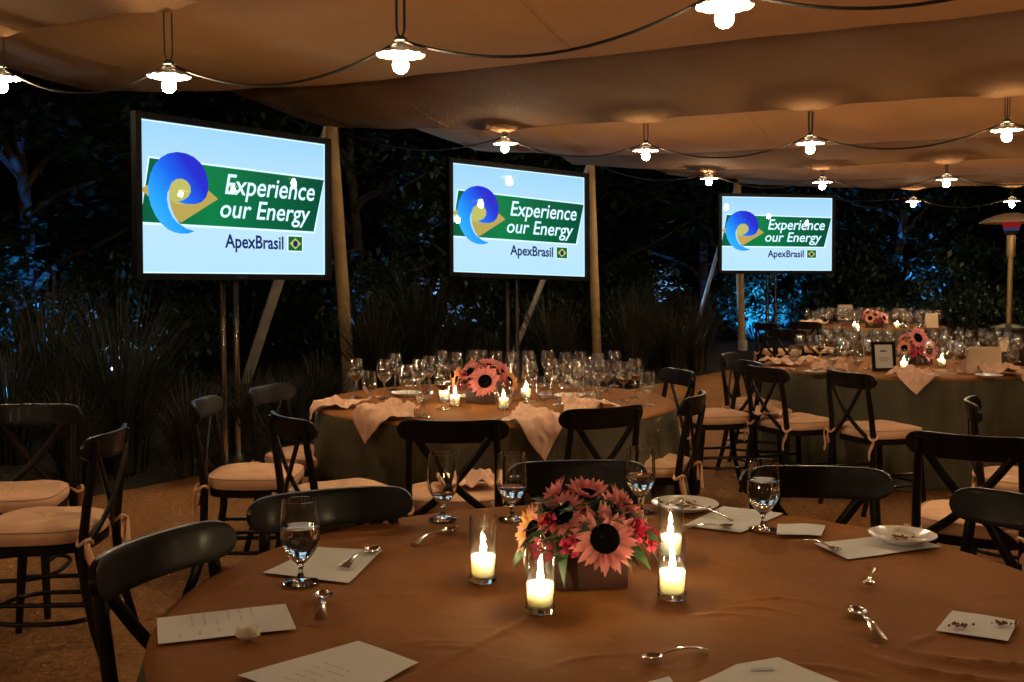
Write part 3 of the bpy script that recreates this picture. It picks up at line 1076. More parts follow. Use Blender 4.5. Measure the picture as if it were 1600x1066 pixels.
# ================================================================== chairs
def make_chair():
    root = thing('cross_back_chair', '', 'chair')
    # crest rail: a bent board, rounded at the ends
    g = MB()
    NU = 36
    vs = []
    sec = [(-0.0085, 0.60), (-0.0085, 0.93), (-0.0080, 0.975), (-0.0055, 1.0), (0.0055, 1.0), (0.0080, 0.975), (0.0085, 0.93), (0.0085, 0.60), (0.0085, -0.60), (0.0085, -0.93), (0.0080, -0.975), (0.0055, -1.0), (-0.0055, -1.0), (-0.0080, -0.975), (-0.0085, -0.93), (-0.0085, -0.60)]
    NV = len(sec)
    for i in range(NU + 1):
        u = -cos(pi * i / NU)
        hh = 0.049 * max(0.02, (1 - abs(u) ** 9)) ** 0.5
        x = 0.230 * u
        y0 = -0.272 + 0.058 * u * u
        tx, ty = 1.0, 2 * 0.058 * u / 0.230
        L_ = hypot(tx, ty)
        nx, ny = -ty / L_, tx / L_
        for dy, dz in sec:
            zz = dz * hh
            vs.append((x + nx * dy, y0 + ny * dy - zz * 0.16, 0.815 + zz + 0.004 * u * u))
    fs = []
    for i in range(NU):
        for k in range(NV):
            k2 = (k + 1) % NV
            fs.append((i * NV + k, (i + 1) * NV + k, (i + 1) * NV + k2, i * NV + k2))
    fs.append(tuple(range(NV)))
    fs.append(tuple(NU * NV + k for k in range(NV - 1, -1, -1)))
    g.add(vs, fs)
    obj('crest_rail', g, M['wood'], root)
    for sx in (-1, 1):
        g = MB()
        g.tube([(sx * 0.178, -0.250, 0.845), (sx * 0.183, -0.238, 0.74), (sx * 0.188, -0.215, 0.60), (sx * 0.190, -0.198, 0.46), (sx * 0.193, -0.205, 0.30), (sx * 0.198, -0.235, 0.14), (sx * 0.204, -0.275, 0.0)],
               [0.014, 0.0155, 0.017, 0.0185, 0.0185, 0.017, 0.0145], 10)
        obj('back_leg', g, M['wood'], root)
    for sx in (-1, 1):
        g = MB()
        pts = []
        for i in range(9):
            t = i / 8
            pts.append((sx * (-0.150 + 0.30 * t), -0.255 + 0.050 * t + sx * 0.006 - 0.012 * sin(pi * t), 0.785 - 0.325 * t ** 1.0 - 0.03 * sin(pi * t)))
        g.tube(pts, 0.0165, 8, flat=0.45, up=(0, 1, 0))
        obj('cross_slat', g, M['wood'], root)
    g = MB()
    out = []
    for i in range(40):
        a = 2 * pi * i / 40
        c_, s_ = cos(a), sin(a)
        x = math.copysign(abs(c_) ** 0.55, c_) * (0.205 + 0.018 * s_)
        y = math.copysign(abs(s_) ** 0.55, s_) * 0.205
        out.append((x, y))
    g.prism(out, 0.425, 0.455)
    obj('seat', g, M['wood'], root)
    # cushion
    g = MB()
    prof = [(0.90, 0.456), (0.985, 0.462), (1.02, 0.476), (1.03, 0.492), (1.015, 0.507), (0.97, 0.517), (0.85, 0.524), (0.6, 0.529), (0.3, 0.527), (0.02, 0.525)]
    vs = []
    for k_, z in prof:
        for i, (x, y) in enumerate(out):
            a = 2 * pi * i / 40
            w = 0.0035 * noise.noise(Vector((x * 9, y * 9, z * 30)))
            vs.append((x * k_ * 1.02, y * k_ * 1.02 + 0.004, z + w * (1.0 if z < 0.51 else 2.2)))
    fs = [(i * 40 + k, i * 40 + (k + 1) % 40, (i + 1) * 40 + (k + 1) % 40, (i + 1) * 40 + k) for i in range(len(prof) - 1) for k in range(40)]
    g.add(vs, fs)
    cu = obj('cushion', g, M['cushion'], root)
    g = MB()
    g.tube([(x * 1.02 * 1.005, y * 1.02 * 1.005 + 0.004, 0.511) for x, y in out], 0.004, 6, closed=True)
    obj('piping', g, M['piping'], cu)
    for sx in (-1, 1):
        g = MB()
        for q in range(2):
            pts = []
            for i in range(7):
                t = i / 6
                pts.append((sx * (0.205 + 0.012 * q + 0.012 * sin(5 * t + q)), -0.215 - 0.018 * q - 0.012 * t, 0.475 - (0.085 + 0.045 * q) * t))
            g.tube(pts, [0.008, 0.010, 0.013, 0.016, 0.018, 0.017, 0.015], 6, flat=0.12, up=(0.3, 1, 0))
        g.tube([(sx * 0.20 + 0.03 * cos(a), -0.21 + 0.026 * sin(a), 0.475 + 0.012 * sin(2 * a)) for a in [i * pi / 6 for i in range(12)]], 0.007, 6, closed=True)
        obj('tie', g, M['cushion'], cu)
    for sx in (-1, 1):
        g = MB()
        g.tube([(sx * 0.178, 0.165, 0.435), (sx * 0.186, 0.182, 0.24), (sx * 0.197, 0.205, 0.0)], [0.0195, 0.018, 0.0135], 10)
        obj('front_leg', g, M['wood'], root)
    for sx in (-1, 1):
        g = MB()
        g.tube([(sx * 0.196, -0.215, 0.235), (sx * 0.196, 0, 0.235), (sx * 0.187, 0.183, 0.235)], 0.0095, 8)
        obj('side_stretcher', g, M['wood'], root)
    # bent hoop that braces the legs
    g = MB()
    g.tube([(0.205 * math.copysign(abs(cos(a)) ** 0.7, cos(a)), 0.0 - 0.015 + 0.215 * math.copysign(abs(sin(a)) ** 0.7, sin(a)), 0.165) for a in [i * pi / 16 for i in range(32)]], 0.0095, 8, closed=True)
    obj('hoop_stretcher', g, M['wood'], root)
    return root


CH = make_chair()
CH['unused'] = 1
# (x, y of the crest rail, direction it faces, label)
CHAIRS = [
    ((-0.82, 2.38), (0.92, -0.40), 'black cross-back chair pushed against the left side of the foreground table'),
    ((-0.51, 2.90), (0.42, -0.90), 'black cross-back chair behind the foreground table, beside the leftmost water goblet'),
    ((0.205, 3.36), (0.10, -0.99), 'black cross-back chair behind the flowers of the foreground table'),
    ((0.94, 3.26), (-0.10, -0.99), 'black cross-back chair with blue glint, behind the right goblet of the foreground table'),
    ((1.41, 2.80), (-0.83, -0.55), 'black cross-back chair at the right picture edge against the foreground table'),
    ((1.71, 3.92), (0.50, 0.86), 'dark cross-back chair with its back to us, behind the dessert plate'),
    ((2.20, 5.05), (0.92, -0.40), 'black cross-back chair seen end-on before the skirt of the framed-sign table'),
    ((-0.245, 4.32), (0.0, 1.0), 'black cross-back chair with its back to us, left one before the middle table'),
    ((0.43, 4.75), (-0.50, 0.86), 'black cross-back chair turned at an angle, right one before the middle table'),
    ((-0.97, 4.47), (0.80, 0.55), 'black cross-back chair whose top rail shines blue, left of the middle table'),
    ((-1.33, 5.68), (0.95, -0.30), 'black cross-back chair with gold-lit rail, far left of the middle table'),
    ((-1.50, 5.05), (1.0, 0.03), 'black cross-back chair seen from the side below the first screen'),
    ((0.94, 5.28), (-0.93, 0.36), 'black cross-back chair at the right edge of the middle table'),
    ((1.07, 6.62), (-0.93, -0.3), 'black cross-back chair mostly hidden behind the right edge of the middle table'),
    ((1.66, 7.28), (-0.97, -0.20), 'black cross-back chair turned away from the framed-sign table, cushion facing the middle table'),
    ((1.63, 8.02), (0.90, -0.42), 'black cross-back chair with yellow-lit rail, left of the framed-sign table'),
    ((1.63, 6.86), (0.93, 0.38), 'black cross-back chair with white-lit rail and a napkin on its cushion'),
    ((2.06, 6.50), (0.93, 0.37), 'black cross-back chair directly below the framed sign'),
    ((-2.22, 4.86), (0.10, -0.99), 'brown cross-back chair facing us at the left picture edge'),
    ((-1.54, 4.06), (-1.0, -0.05), 'black cross-back chair facing left at the left picture edge'),
    ((3.02, 11.6), (0.75, 0.65), 'small black cross-back chair before the blue-lit shrub'),
    ((3.15, 13.2), (0.9, 0.4), 'small dark cross-back chair beside the third tent pole'),
    ((3.75, 13.55), (0.7, 0.7), 'small dark cross-back chair at the left of the farthest table'),
    ((3.93, 6.95), (-0.97, -0.2), 'cross-back chair at the right picture edge, only its cushion in view'),
]
for (x, y), (fx, fy), lab in CHAIRS:
    L = hypot(fx, fy)
    fx, fy = fx / L, fy / L
    rz = atan2(fy, fx) - pi / 2
    clone(CH, lab, (x + fx * 0.262, y + fy * 0.262, 0), rz, 'cross-back chairs')


# ================================================================== glassware
def goblet_profile(h, bowl_r, rim_r, stem_h, foot_r, stem_r=0.005, nb=9):
    P = [(0.0008, 0.0035), (foot_r * 0.45, 0.0045), (foot_r * 0.92, 0.0022), (foot_r, 0.0012), (foot_r, 0.0035), (foot_r * 0.55, 0.0075), (stem_r * 1.8, 0.013), (stem_r, 0.022), (stem_r * 0.95, stem_h * 0.7), (stem_r * 1.5, stem_h)]
    bh = h - stem_h
    for i in range(1, nb + 1):
        t = i / nb
        if t < 0.45:
            q = t / 0.45
            r = stem_r * 1.5 + (bowl_r - stem_r * 1.5) * sin(q * pi / 2) ** 0.8
        else:
            q = (t - 0.45) / 0.55
            r = bowl_r + (rim_r - bowl_r) * q ** 1.5
        P.append((r, stem_h + bh * t))
    return P


def r_at(P, z):
    for (r0, z0), (r1, z1) in zip(P[:-1], P[1:]):
        if z0 <= z <= z1 and z1 > z0 and z0 > 0.015:
            return r0 + (r1 - r0) * (z - z0) / (z1 - z0)
    return P[-1][0]


def thick_goblet(fill, label, loc):
    """two-walled goblet of real glass with water in it"""
    root = thing('water_goblet', label, 'glass', loc, RND.uniform(0, 3), 'water goblets on the foreground table')
    P = goblet_profile(0.190, 0.0445, 0.0395, 0.044, 0.040, 0.0055, 16)
    n0 = 10
    inner = []
    wall = 0.0016
    zb = 0.052
    for (r, z) in reversed(P[n0:]):
        if z > zb:
            inner.append((max(0.001, r - wall), z))
    inner.append((r_at(P, zb + 0.004) * 0.55, zb + 0.001))
    inner.append((0.0008, zb))
    prof = [(0.0008, 0.0005), (0.039 * 0.9, 0.0005)] + P[3:] + [(P[-1][0] - wall * 0.4, P[-1][1] + 0.0006)] + inner
    g = MB()
    g.lathe(prof, 40)
    obj('glass_body', g, M['goblet'], root)
    lvl = 0.052 + (0.190 - 0.052) * fill
    wp = [(0.0008, zb + 0.0006)]
    z = zb + 0.003
    while z < lvl:
        wp.append((max(0.002, r_at(P, z) - wall * 0.75), z))
        z += 0.006
    rl = r_at(P, lvl) - wall * 0.75
    wp += [(rl, lvl + 0.001), (rl - 0.0015, lvl), (0.0008, lvl)]
    g = MB()
    g.lathe(wp, 40)
    obj('water', g, M['water'], root)
    return root


for (px, py, fill, lab) in ((470, 911, 0.56, 'half-full water goblet at the left of the foreground table, before a menu'),
                            (692, 812, 0.16, 'nearly empty water goblet at the far left rim of the foreground table'),
                            (800, 812, 0.30, 'water goblet with a blue glint just left of the flowers'),
                            (1000, 800, 0.42, 'water goblet standing behind the flowers on the right'),
                            (1192, 828, 0.62, 'well-filled water goblet beside the folded white paper')):
    thick_goblet(fill, lab, on_z(px, py, TH + 0.003))

g = MB()


def proto_glass(kind):
    root = thing('wine_glass' if kind.startswith('wine') else 'water_glass', '', 'glass')
    if kind.startswith('wine'):
        P = goblet_profile(0.225, 0.046, 0.034, 0.095, 0.037, 0.004, 9)
    elif kind == 'flute':
        P = goblet_profile(0.225, 0.030, 0.027, 0.085, 0.034, 0.004, 9)
    else:
        P = goblet_profile(0.185, 0.042, 0.036, 0.055, 0.037, 0.005, 9)
    g = MB()
    g.lathe(P, 22)
    obj('glass_body', g, M['glass_far'], root)
    lv = {'wine_red': 0.127, 'water': 0.092, 'wine': None, 'water_empty': None, 'wine_white': 0.118}.get(kind)
    if lv:
        z0 = 0.1 if kind.startswith('wine') else 0.06
        prof = [(0.001, z0)]
        z = z0 + 0.003
        while z < lv:
            prof.append((r_at(P, z) * 0.96, z))
            z += 0.006
        prof += [(r_at(P, lv) * 0.965, lv), (0.001, lv)]
        g = MB()
        g.lathe(prof, 20)
        obj('wine' if kind.startswith('wine') else 'water', g, M['wine'] if kind == 'wine_red' else M['water_far'], root)
    return root


GL = {k: proto_glass(k) for k in ('wine', 'wine_red', 'water', 'water_empty')}
for o in GL.values():
    o['unused'] = 1
NICE = {'wine': 'empty long-stemmed wine glass', 'wine_red': 'wine glass with some red wine', 'water': 'stemmed water glass, part full', 'water_empty': 'empty stemmed water glass'}
ORD = 'first second third fourth fifth sixth seventh eighth ninth tenth eleventh twelfth thirteenth fourteenth fifteenth sixteenth seventeenth eighteenth nineteenth twentieth twenty-first twenty-second twenty-third twenty-fourth'.split()


def set_glasses(L, where, grp):
    for kind in NICE:
        row = sorted([g for g in L if g[0] == kind], key=lambda g: g[1])
        for i, (k, px, py) in enumerate(row):
            lab = '%s on the %s, %s such from left' % (NICE[k], where, ORD[i])
            clone(GL[k], lab, on_z(px, py, TH + 0.002), RND.uniform(0, 6), 'glasses on the ' + grp)


T2G = [('wine_red', 556, 622), ('water', 577, 634), ('wine', 601, 624), ('wine', 636, 636), ('wine', 655, 624), ('water', 662, 652), ('wine_red', 692, 640), ('wine', 670, 616), ('wine', 712, 607), ('wine', 690, 604),
       ('wine', 738, 603), ('wine', 752, 602), ('water_empty', 787, 656), ('wine', 800, 607), ('wine', 828, 628), ('wine', 826, 604), ('wine', 862, 622), ('wine', 874, 633), ('water', 850, 645), ('wine', 896, 627),
       ('wine', 884, 607), ('wine', 906, 606), ('wine', 918, 617), ('water', 922, 646), ('wine', 936, 624), ('water', 948, 612), ('wine_red', 974, 628), ('wine_red', 992, 622), ('water', 1011, 634), ('wine', 856, 603),
       ('wine', 775, 605), ('wine', 617, 610), ('wine', 960, 604), ('water_empty', 800, 618), ('wine', 903, 640)]
set_glasses(T2G, 'middle table', 'middle table')
T3G = [('water', 1240, 578), ('wine_red', 1250, 566), ('wine_red', 1281, 568), ('wine_red', 1297, 557), ('water', 1300, 584), ('wine', 1315, 572), ('wine_red', 1322, 580), ('water', 1340, 585), ('wine_red', 1357, 577),
       ('wine', 1335, 562), ('wine', 1350, 556), ('wine', 1370, 552), ('wine', 1390, 553), ('wine', 1325, 553), ('water', 1265, 557), ('wine', 1290, 550), ('wine', 1460, 555), ('wine', 1475, 562), ('wine', 1487, 580),
       ('wine_red', 1502, 584), ('water', 1495, 568), ('wine', 1515, 556), ('wine', 1535, 553), ('wine', 1548, 560), ('water', 1582, 580), ('wine', 1590, 566), ('wine', 1560, 551), ('wine', 1480, 551), ('wine', 1500, 550),
       ('water_empty', 1525, 572), ('wine', 1452, 580), ('wine', 1308, 546), ('wine', 1420, 549), ('wine', 1440, 548), ('wine', 1575, 556)]
set_glasses(T3G, 'framed-sign table', 'framed-sign table')
rg = random.Random(8)
spots = []
while len(spots) < 84:
    a, r = rg.uniform(0, 2 * pi), 0.92 * sqrt(rg.random())
    x, y = T4[0] + r * cos(a), T4[1] + r * sin(a)
    if r < 0.2 or any(hypot(x - u, y - v) < 0.078 for u, v in spots):
        continue
    spots.append((x, y))
for i, (x, y) in enumerate(spots):
    k = ('wine', 'wine', 'water', 'wine_red', 'wine', 'water_empty')[i % 6]
    clone(GL[k], NICE[k] + ' on the farthest table', (x, y, TH + 0.002), rg.uniform(0, 6), 'glasses on the farthest table: ' + k)


# ================================================================== candles
def make_candle():
    root = thing('candle_glass', '', 'candle')
    g = MB()
    g.lathe([(0.0005, 0.001), (0.030, 0.001), (0.0318, 0.003), (0.0318, 0.0125), (0.0310, 0.0135), (0.0005, 0.0135)], 32)
    obj('glass_base', g, M['goblet'], root)
    g = MB()
    g.lathe([(0.0315, 0.0137), (0.0315, 0.149), (0.0308, 0.1505), (0.0297, 0.149), (0.0297, 0.0140)], 36)
    obj('glass_tube', g, M['glass'], root)
    g = MB()
    pr = [(0.001, 0.0145), (0.0235, 0.0145), (0.026, 0.018), (0.0278, 0.040), (0.0284, 0.0585), (0.0272, 0.0605), (0.0235, 0.0590), (0.017, 0.0570), (0.008, 0.0565), (0.001, 0.0565)]
    g.lathe(pr, 28)
    wx = obj('wax', g, M['wax'], root)
    g = MB()
    g.tube([(0, 0, 0.056), (0.0005, 0, 0.064), (0.0015, 0, 0.0735)], 0.0009, 6)
    obj('wick', g, M['disc'], wx)
    g = MB()
    prof = [(0.0004, 0.0590), (0.0036, 0.0600), (0.0060, 0.0630), (0.0067, 0.0665), (0.0056, 0.0710), (0.0036, 0.0755), (0.0018, 0.0800), (0.0005, 0.0835)]
    vs, fs = [], []
    for i, (r, z) in enumerate(prof):
        z += 0.0075
        lean = 0.22 * max(0, z - 0.0755)
        for k in range(10):
            a = 2 * pi * k / 10
            vs.append((r * cos(a) - lean, r * sin(a), z))
    for i in range(len(prof) - 1):
        for k in range(10):
            k2 = (k + 1) % 10
            fs.append((i * 10 + k, i * 10 + k2, (i + 1) * 10 + k2, (i + 1) * 10 + k))
    g.add(vs, fs)
    obj('flame', g, M['flame'], root)
    return root


CA = make_candle()
CA['unused'] = 1
for px, py, lab in ((755, 908, 'lit candle in a tall glass, left of the flowers on the foreground table'), (844, 955, 'lit candle in a tall glass before the flower box, nearest to us'),
                    (1050, 934, 'lit candle in a tall glass, front one right of the flower box'), (1047, 874, 'lit candle in a tall glass, hidden behind the right front candle'),
                    (694, 628, 'lit candle at the left of the middle table flowers, rear one'), (711, 635, 'lit candle at the left of the middle table flowers, front one'),
                    (787, 640, 'lit candle seen through a water glass on the middle table'), (822, 624, 'lit candle at the right of the middle table flowers'),
                    (1412, 578, 'lit candle beside the framed sign'), (1471, 574, 'lit candle right of the flowers on the framed-sign table'),
                    (1335, 514, 'lit candle at the left of the farthest table flowers'), (1402, 514, 'lit candle at the right of the farthest table flowers'), (1340, 519, 'lit candle nearest us on the farthest table')):
    clone(CA, lab, on_z(px, py, TH + 0.003), RND.uniform(0, 6), 'candles in glasses')


# ================================================================== flower arrangements
def petal_mesh(L, w, curl, mat):
    g = MB()
    n = 6
    vs = []
    for i in range(n + 1):
        t = i / n
        ww = w * (sin(pi * min(1, t * 0.85 + 0.12)) ** 0.8) * (1 - t ** 5 * 0.85)
        z = curl * t * t * L + 0.10 * L * sin(pi * t)
        for k in (-1, 0, 1):
            vs.append((t * L, k * ww, z + (0.10 * w if k == 0 else 0) * -1))
    fs = [(i * 3 + k, (i + 1) * 3 + k, (i + 1) * 3 + k + 1, i * 3 + k + 1) for i in range(n) for k in (0, 1)]
    g.add(vs, fs)
    return g.mesh('petal', mat)


PET = [petal_mesh(0.050, 0.0090, c, M['petal']) for c in (0.10, 0.28, -0.10)] + [petal_mesh(0.050, 0.0090, 0.2, M['petal_yellow'])]
g = MB()
g.lathe([(0.034, -0.004), (0.0345, 0.003), (0.029, 0.007), (0.017, 0.0085), (0.008, 0.006), (0.0005, 0.005)], 26)
DISC = g.mesh('seed_disc', M['disc'])


def leaf_mesh(L, w, bend, mat, name='leaf'):
    g = MB()
    n = 6
    vs = []
    for i in range(n + 1):
        t = i / n
        ww = w * sin(pi * (t ** 0.75)) * (1 - 0.15 * t) + 0.0004
        z = bend * L * (t ** 2) * -1 + 0.12 * L * sin(pi * t)
        for k in (-1, 0, 1):
            vs.append((t * L, k * ww, z - (0.3 * ww if k == 0 else 0)))
    fs = [(i * 3 + k, (i + 1) * 3 + k, (i + 1) * 3 + k + 1, i * 3 + k + 1) for i in range(n) for k in (0, 1)]
    g.add(vs, fs)
    return g.mesh(name, mat)


LEAVES = [leaf_mesh(0.070, 0.017, 0.5, M['leaf']), leaf_mesh(0.062, 0.020, 0.25, M['leaf']), leaf_mesh(0.070, 0.012, 0.8, M['leaf']), leaf_mesh(0.062, 0.011, 0.7, M['leaf_pale'])]


def rose_mesh():
    g = MB()
    r_ = random.Random(3)
    for ring, (n_, r, h, op) in enumerate(((5, 0.026, 0.024, 0.9), (5, 0.020, 0.030, 0.55), (4, 0.013, 0.034, 0.3), (3, 0.007, 0.036, 0.1))):
        for k in range(n_):
            a0 = 2 * pi * (k + 0.5 * ring) / n_ + r_.uniform(-.1, .1)
            sp = 2 * pi / n_ * 0.72
            vs = []
            for i in range(4):
                t = i / 3
                for j in range(6):
                    a = a0 + sp * (j / 5 - 0.5)
                    rr = r * (0.45 + 0.55 * t) * (1 + op * 0.35 * t ** 3)
                    z = h * t - op * 0.012 * t ** 4 - 0.006 * abs(j / 5 - 0.5) * 2 * t
                    vs.append((rr * cos(a), rr * sin(a), z))
            g.add(vs, [(i * 6 + j, i * 6 + j + 1, (i + 1) * 6 + j + 1, (i + 1) * 6 + j) for i in range(3) for j in range(5)])
    return g.mesh('rose', M['rose'])


ROSE = rose_mesh()


def aim(d):
    """rotation that turns +Z to the direction d"""
    return Vector((0, 0, 1)).rotation_difference(Vector(d).normalized()).to_euler()


def bouquet(label, loc, rz, heads, roses, nleaf, seed):
    root = thing('flower_arrangement', label, 'flowers', loc, rz, 'sunflower arrangements')
    r_ = random.Random(seed)
    g = MB()
    w, h, t = 0.165, 0.075, 0.008
    for sx in (-1, 1):
        g.box((sx * (w / 2 - t / 2), 0, h / 2), (t, w - 2 * t - 0.001, h - 0.002))
        g.box((0, sx * (w / 2 - t / 2), h / 2), (w, t, h))
    g.box((0, 0, 0.006), (w - 2 * t, w - 2 * t, 0.01))
    g.box((0, 0, h * 0.6), (w - 2 * t - 0.002, w - 2 * t - 0.002, 0.03))
    obj('planter_box', g, M['box'], root, smooth=False)
    for (x, y, z, d, sc, kind) in heads:
        hd = link('sunflower', DISC, root, (x, y, z), aim(d))
        hd.scale = (sc, sc, sc)
        np_ = 28
        for ring in (0, 1):
            for k in range(np_ if ring == 0 else 19):
                a = 2 * pi * (k + 0.5 * ring) / (np_ if ring == 0 else 19) + r_.uniform(-.09, .09)
                me = PET[3] if kind == 'y' and r_.random() < 0.55 else PET[r_.choice((0, 1, 2, 0))]
                tilt = (0.02 if ring == 0 else 0.20) + r_.uniform(-.14, .16) + (0.55 if kind == 'closed' else 0)
                pt = link('petal', me, hd, (0.031 * cos(a), 0.031 * sin(a), -0.001 + 0.003 * ring))
                pt.rotation_euler = (Matrix.Rotation(a, 3, 'Z') @ Matrix.Rotation(-tilt, 3, 'Y') @ Matrix.Rotation(r_.uniform(-.3, .3), 3, 'X')).to_euler()
                s_ = r_.uniform(0.85, 1.12) * (1 if ring == 0 else 0.8)
                pt.scale = (s_, s_, s_)
    for (x, y, z, d, sc) in roses:
        o = link('rose', ROSE, root, (x, y, z), aim(d))
        o.scale = (sc,) * 3
    # leaves fill the dome and spill over the rim
    for k in range(nleaf):
        a = r_.uniform(0, 2 * pi)
        el = r_.uniform(-0.1, 1.35)
        if -1.9 < atan2(sin(a), cos(a)) < -0.8 and el < 0.8:
            continue
        R0 = r_.uniform(0.045, 0.10)
        x, y, z = R0 * cos(el) * cos(a) * 1.15, R0 * cos(el) * sin(a) * 1.0, 0.078 + R0 * max(0, sin(el)) * 0.95
        o = link('leaf', LEAVES[r_.choice((0, 1, 1, 2, 0, 3))], root, (x, y, z))
        o.rotation_euler = (Matrix.Rotation(a + r_.uniform(-.6, .6), 3, 'Z') @ Matrix.Rotation(-(el * 0.8 + r_.uniform(-.5, .3)), 3, 'Y') @ Matrix.Rotation(r_.uniform(-.8, .8), 3, 'X')).to_euler()
        s_ = r_.uniform(0.7, 1.15)
        o.scale = (s_, s_, s_)
    for k in range(16):
        a = 2 * pi * k / 16 + r_.uniform(-.2, .2)
        if -2.6 < atan2(sin(a), cos(a)) < -0.5 and k != 9:
            continue
        rr = 0.095 if k % 2 else 0.085
        o = link('leaf', LEAVES[(2, 3, 0, 3)[k % 4]], root, (rr * cos(a) * 0.75, rr * sin(a) * 0.75, 0.082))
        o.rotation_euler = (Matrix.Rotation(a + r_.uniform(-.4, .4), 3, 'Z') @ Matrix.Rotation(r_.uniform(-0.1, 0.7), 3, 'Y') @ Matrix.Rotation(r_.uniform(-.5, .5), 3, 'X')).to_euler()
    return root


HEADS = [(0.026, -0.100, 0.118, (0.05, -1, 0.42), 0.98, 'p'), (-0.060, -0.040, 0.158, (-0.45, -0.55, 0.85), 0.82, 'p'), (-0.122, -0.020, 0.118, (-1, -0.45, 0.30), 0.80, 'y'),
         (-0.065, 0.050, 0.178, (-0.75, 0.1, 0.75), 0.70, 'closed'), (0.015, 0.060, 0.185, (0.1, -0.25, 1), 0.72, 'closed'), (0.085, 0.020, 0.155, (0.75, -0.25, 0.75), 0.78, 'closed'), (0.128, -0.010, 0.110, (1, -0.35, 0.35), 0.75, 'y'),
         (-0.02, 0.105, 0.13, (-0.1, 1, 0.4), 0.8, 'p'), (0.09, 0.09, 0.125, (0.8, 0.8, 0.4), 0.8, 'p')]
ROSES = [(-0.105, -0.070, 0.088, (-0.7, -0.8, 0.15), 0.9), (-0.048, -0.092, 0.100, (-0.2, -1, 0.4), 0.75), (0.098, -0.075, 0.128, (0.5, -0.8, 0.5), 0.9), (0.132, -0.060, 0.104, (0.9, -0.6, 0.1), 0.9), (-0.090, -0.050, 0.142, (-0.8, -0.5, 0.6), 0.8),
         (-0.035, 0.02, 0.185, (0.1, -0.2, 1), 0.6)]
bc = on_z(925, 915, TH + 0.003)
bouquet('salmon sunflowers and roses in a dark wooden box on the foreground table', (bc.x - 0.012, bc.y + 0.05, TH + 0.003), 0.10, HEADS, ROSES, 300, 21)
bc = on_z(755, 628, TH + 0.003)
bouquet('sunflower arrangement in a dark box on the middle table', (bc.x, bc.y, TH + 0.003), -0.15, [(x * 1.15, y * 1.1, z * 1.05, d, s * 1.15, k) for (x, y, z, d, s, k) in HEADS], ROSES, 90, 22)
bc = on_z(1432, 569, TH + 0.003)
bouquet('sunflower arrangement in a dark box beside the framed sign', (bc.x, bc.y, TH + 0.003), 0.4, [(0.03, -0.10, 0.115, (0.15, -1, 0.2), 1.1, 'p'), (-0.04, -0.05, 0.21, (-0.1, -1, 0.4), 1.1, 'p')] + [(x * 1.2, y, z * 1.1, d, s, k) for (x, y, z, d, s, k) in HEADS[2:]], ROSES, 50, 23)
bc = on_z(1366, 512, TH + 0.003)
bouquet('sunflower arrangement on the farthest table', (bc.x, bc.y, TH + 0.003), 0.7, [(x * 1.2, y * 1.2, z * 1.1, d, s * 1.1, k) for (x, y, z, d, s, k) in HEADS], ROSES, 40, 24)


# ================================================================== papers, cutlery, plates
def paper(corners, label, cat='paper', z=TH + 0.0035, lines=(), name='menu_card', mat='paper', warp=0.0015, lift=0.0):
    P = [on_z(px, py, z) for px, py in corners]
    c = sum(P, Vector()) / 4
    g = MB()
    n = 10
    rs = RND.uniform(0, 50)
    vs = []
    for layer in (0, 1):
        for j in range(n + 1):
            for i in range(n + 1):
                u, v = i / n, j / n
                q = (P[0] * (1 - u) + P[1] * u) * (1 - v) + (P[3] * (1 - u) + P[2] * u) * v - c
                e = warp * (1 + noise.noise(Vector((q.x * 12, q.y * 12, rs)))) + lift * (max(0, u - 0.6) ** 2 * 4 + max(0, 0.35 - u) ** 2 * 3)
                vs.append((q.x, q.y, e + 0.0006 * layer))
    N = (n + 1) ** 2
    fs = []
    for j in range(n):
        for i in range(n):
            a = j * (n + 1) + i
            fs.append((a, a + 1, a + n + 2, a + n + 1))
            fs.append((N + a + n + 1, N + a + n + 2, N + a + 1, N + a))
    g.add(vs, fs)
    o = obj(name, g, M[mat], None, c)
    tag(o, label, cat, 'papers on the foreground table')
    if lines:
        ux, vy = (P[1] - P[0]), (P[3] - P[0])
        g = MB()
        for (u0, v0, u1, v1) in lines:
            qs = []
            for (u, v) in ((u0, v0), (u1, v0), (u1, v1), (u0, v1)):
                q = (P[0] * (1 - u) + P[1] * u) * (1 - v) + (P[3] * (1 - u) + P[2] * u) * v - c
                qs.append((q.x, q.y, warp * 2 + 0.0012))
            g.add(qs, [(0, 1, 2, 3)])
        tag(obj('print', g, M['ink'], o, smooth=False), None, None, kind='stuff')
    return o


rl = random.Random(4)


def textlines(n, u0=0.2, u1=0.9, v0=0.2, v1=0.8, frac=0.35, horiz=True):
    L = []
    for k in range(n):
        t = v0 + (v1 - v0) * k / n
        x = u0
        while x < u1:
            w = rl.uniform(0.02, 0.07)
            if rl.random() < 0.75:
                L.append((x, t, min(u1, x + w), t + (v1 - v0) / n * frac) if horiz else (t, x, t + (v1 - v0) / n * frac, min(u1, x + w)))
            x += w + 0.015
    return L


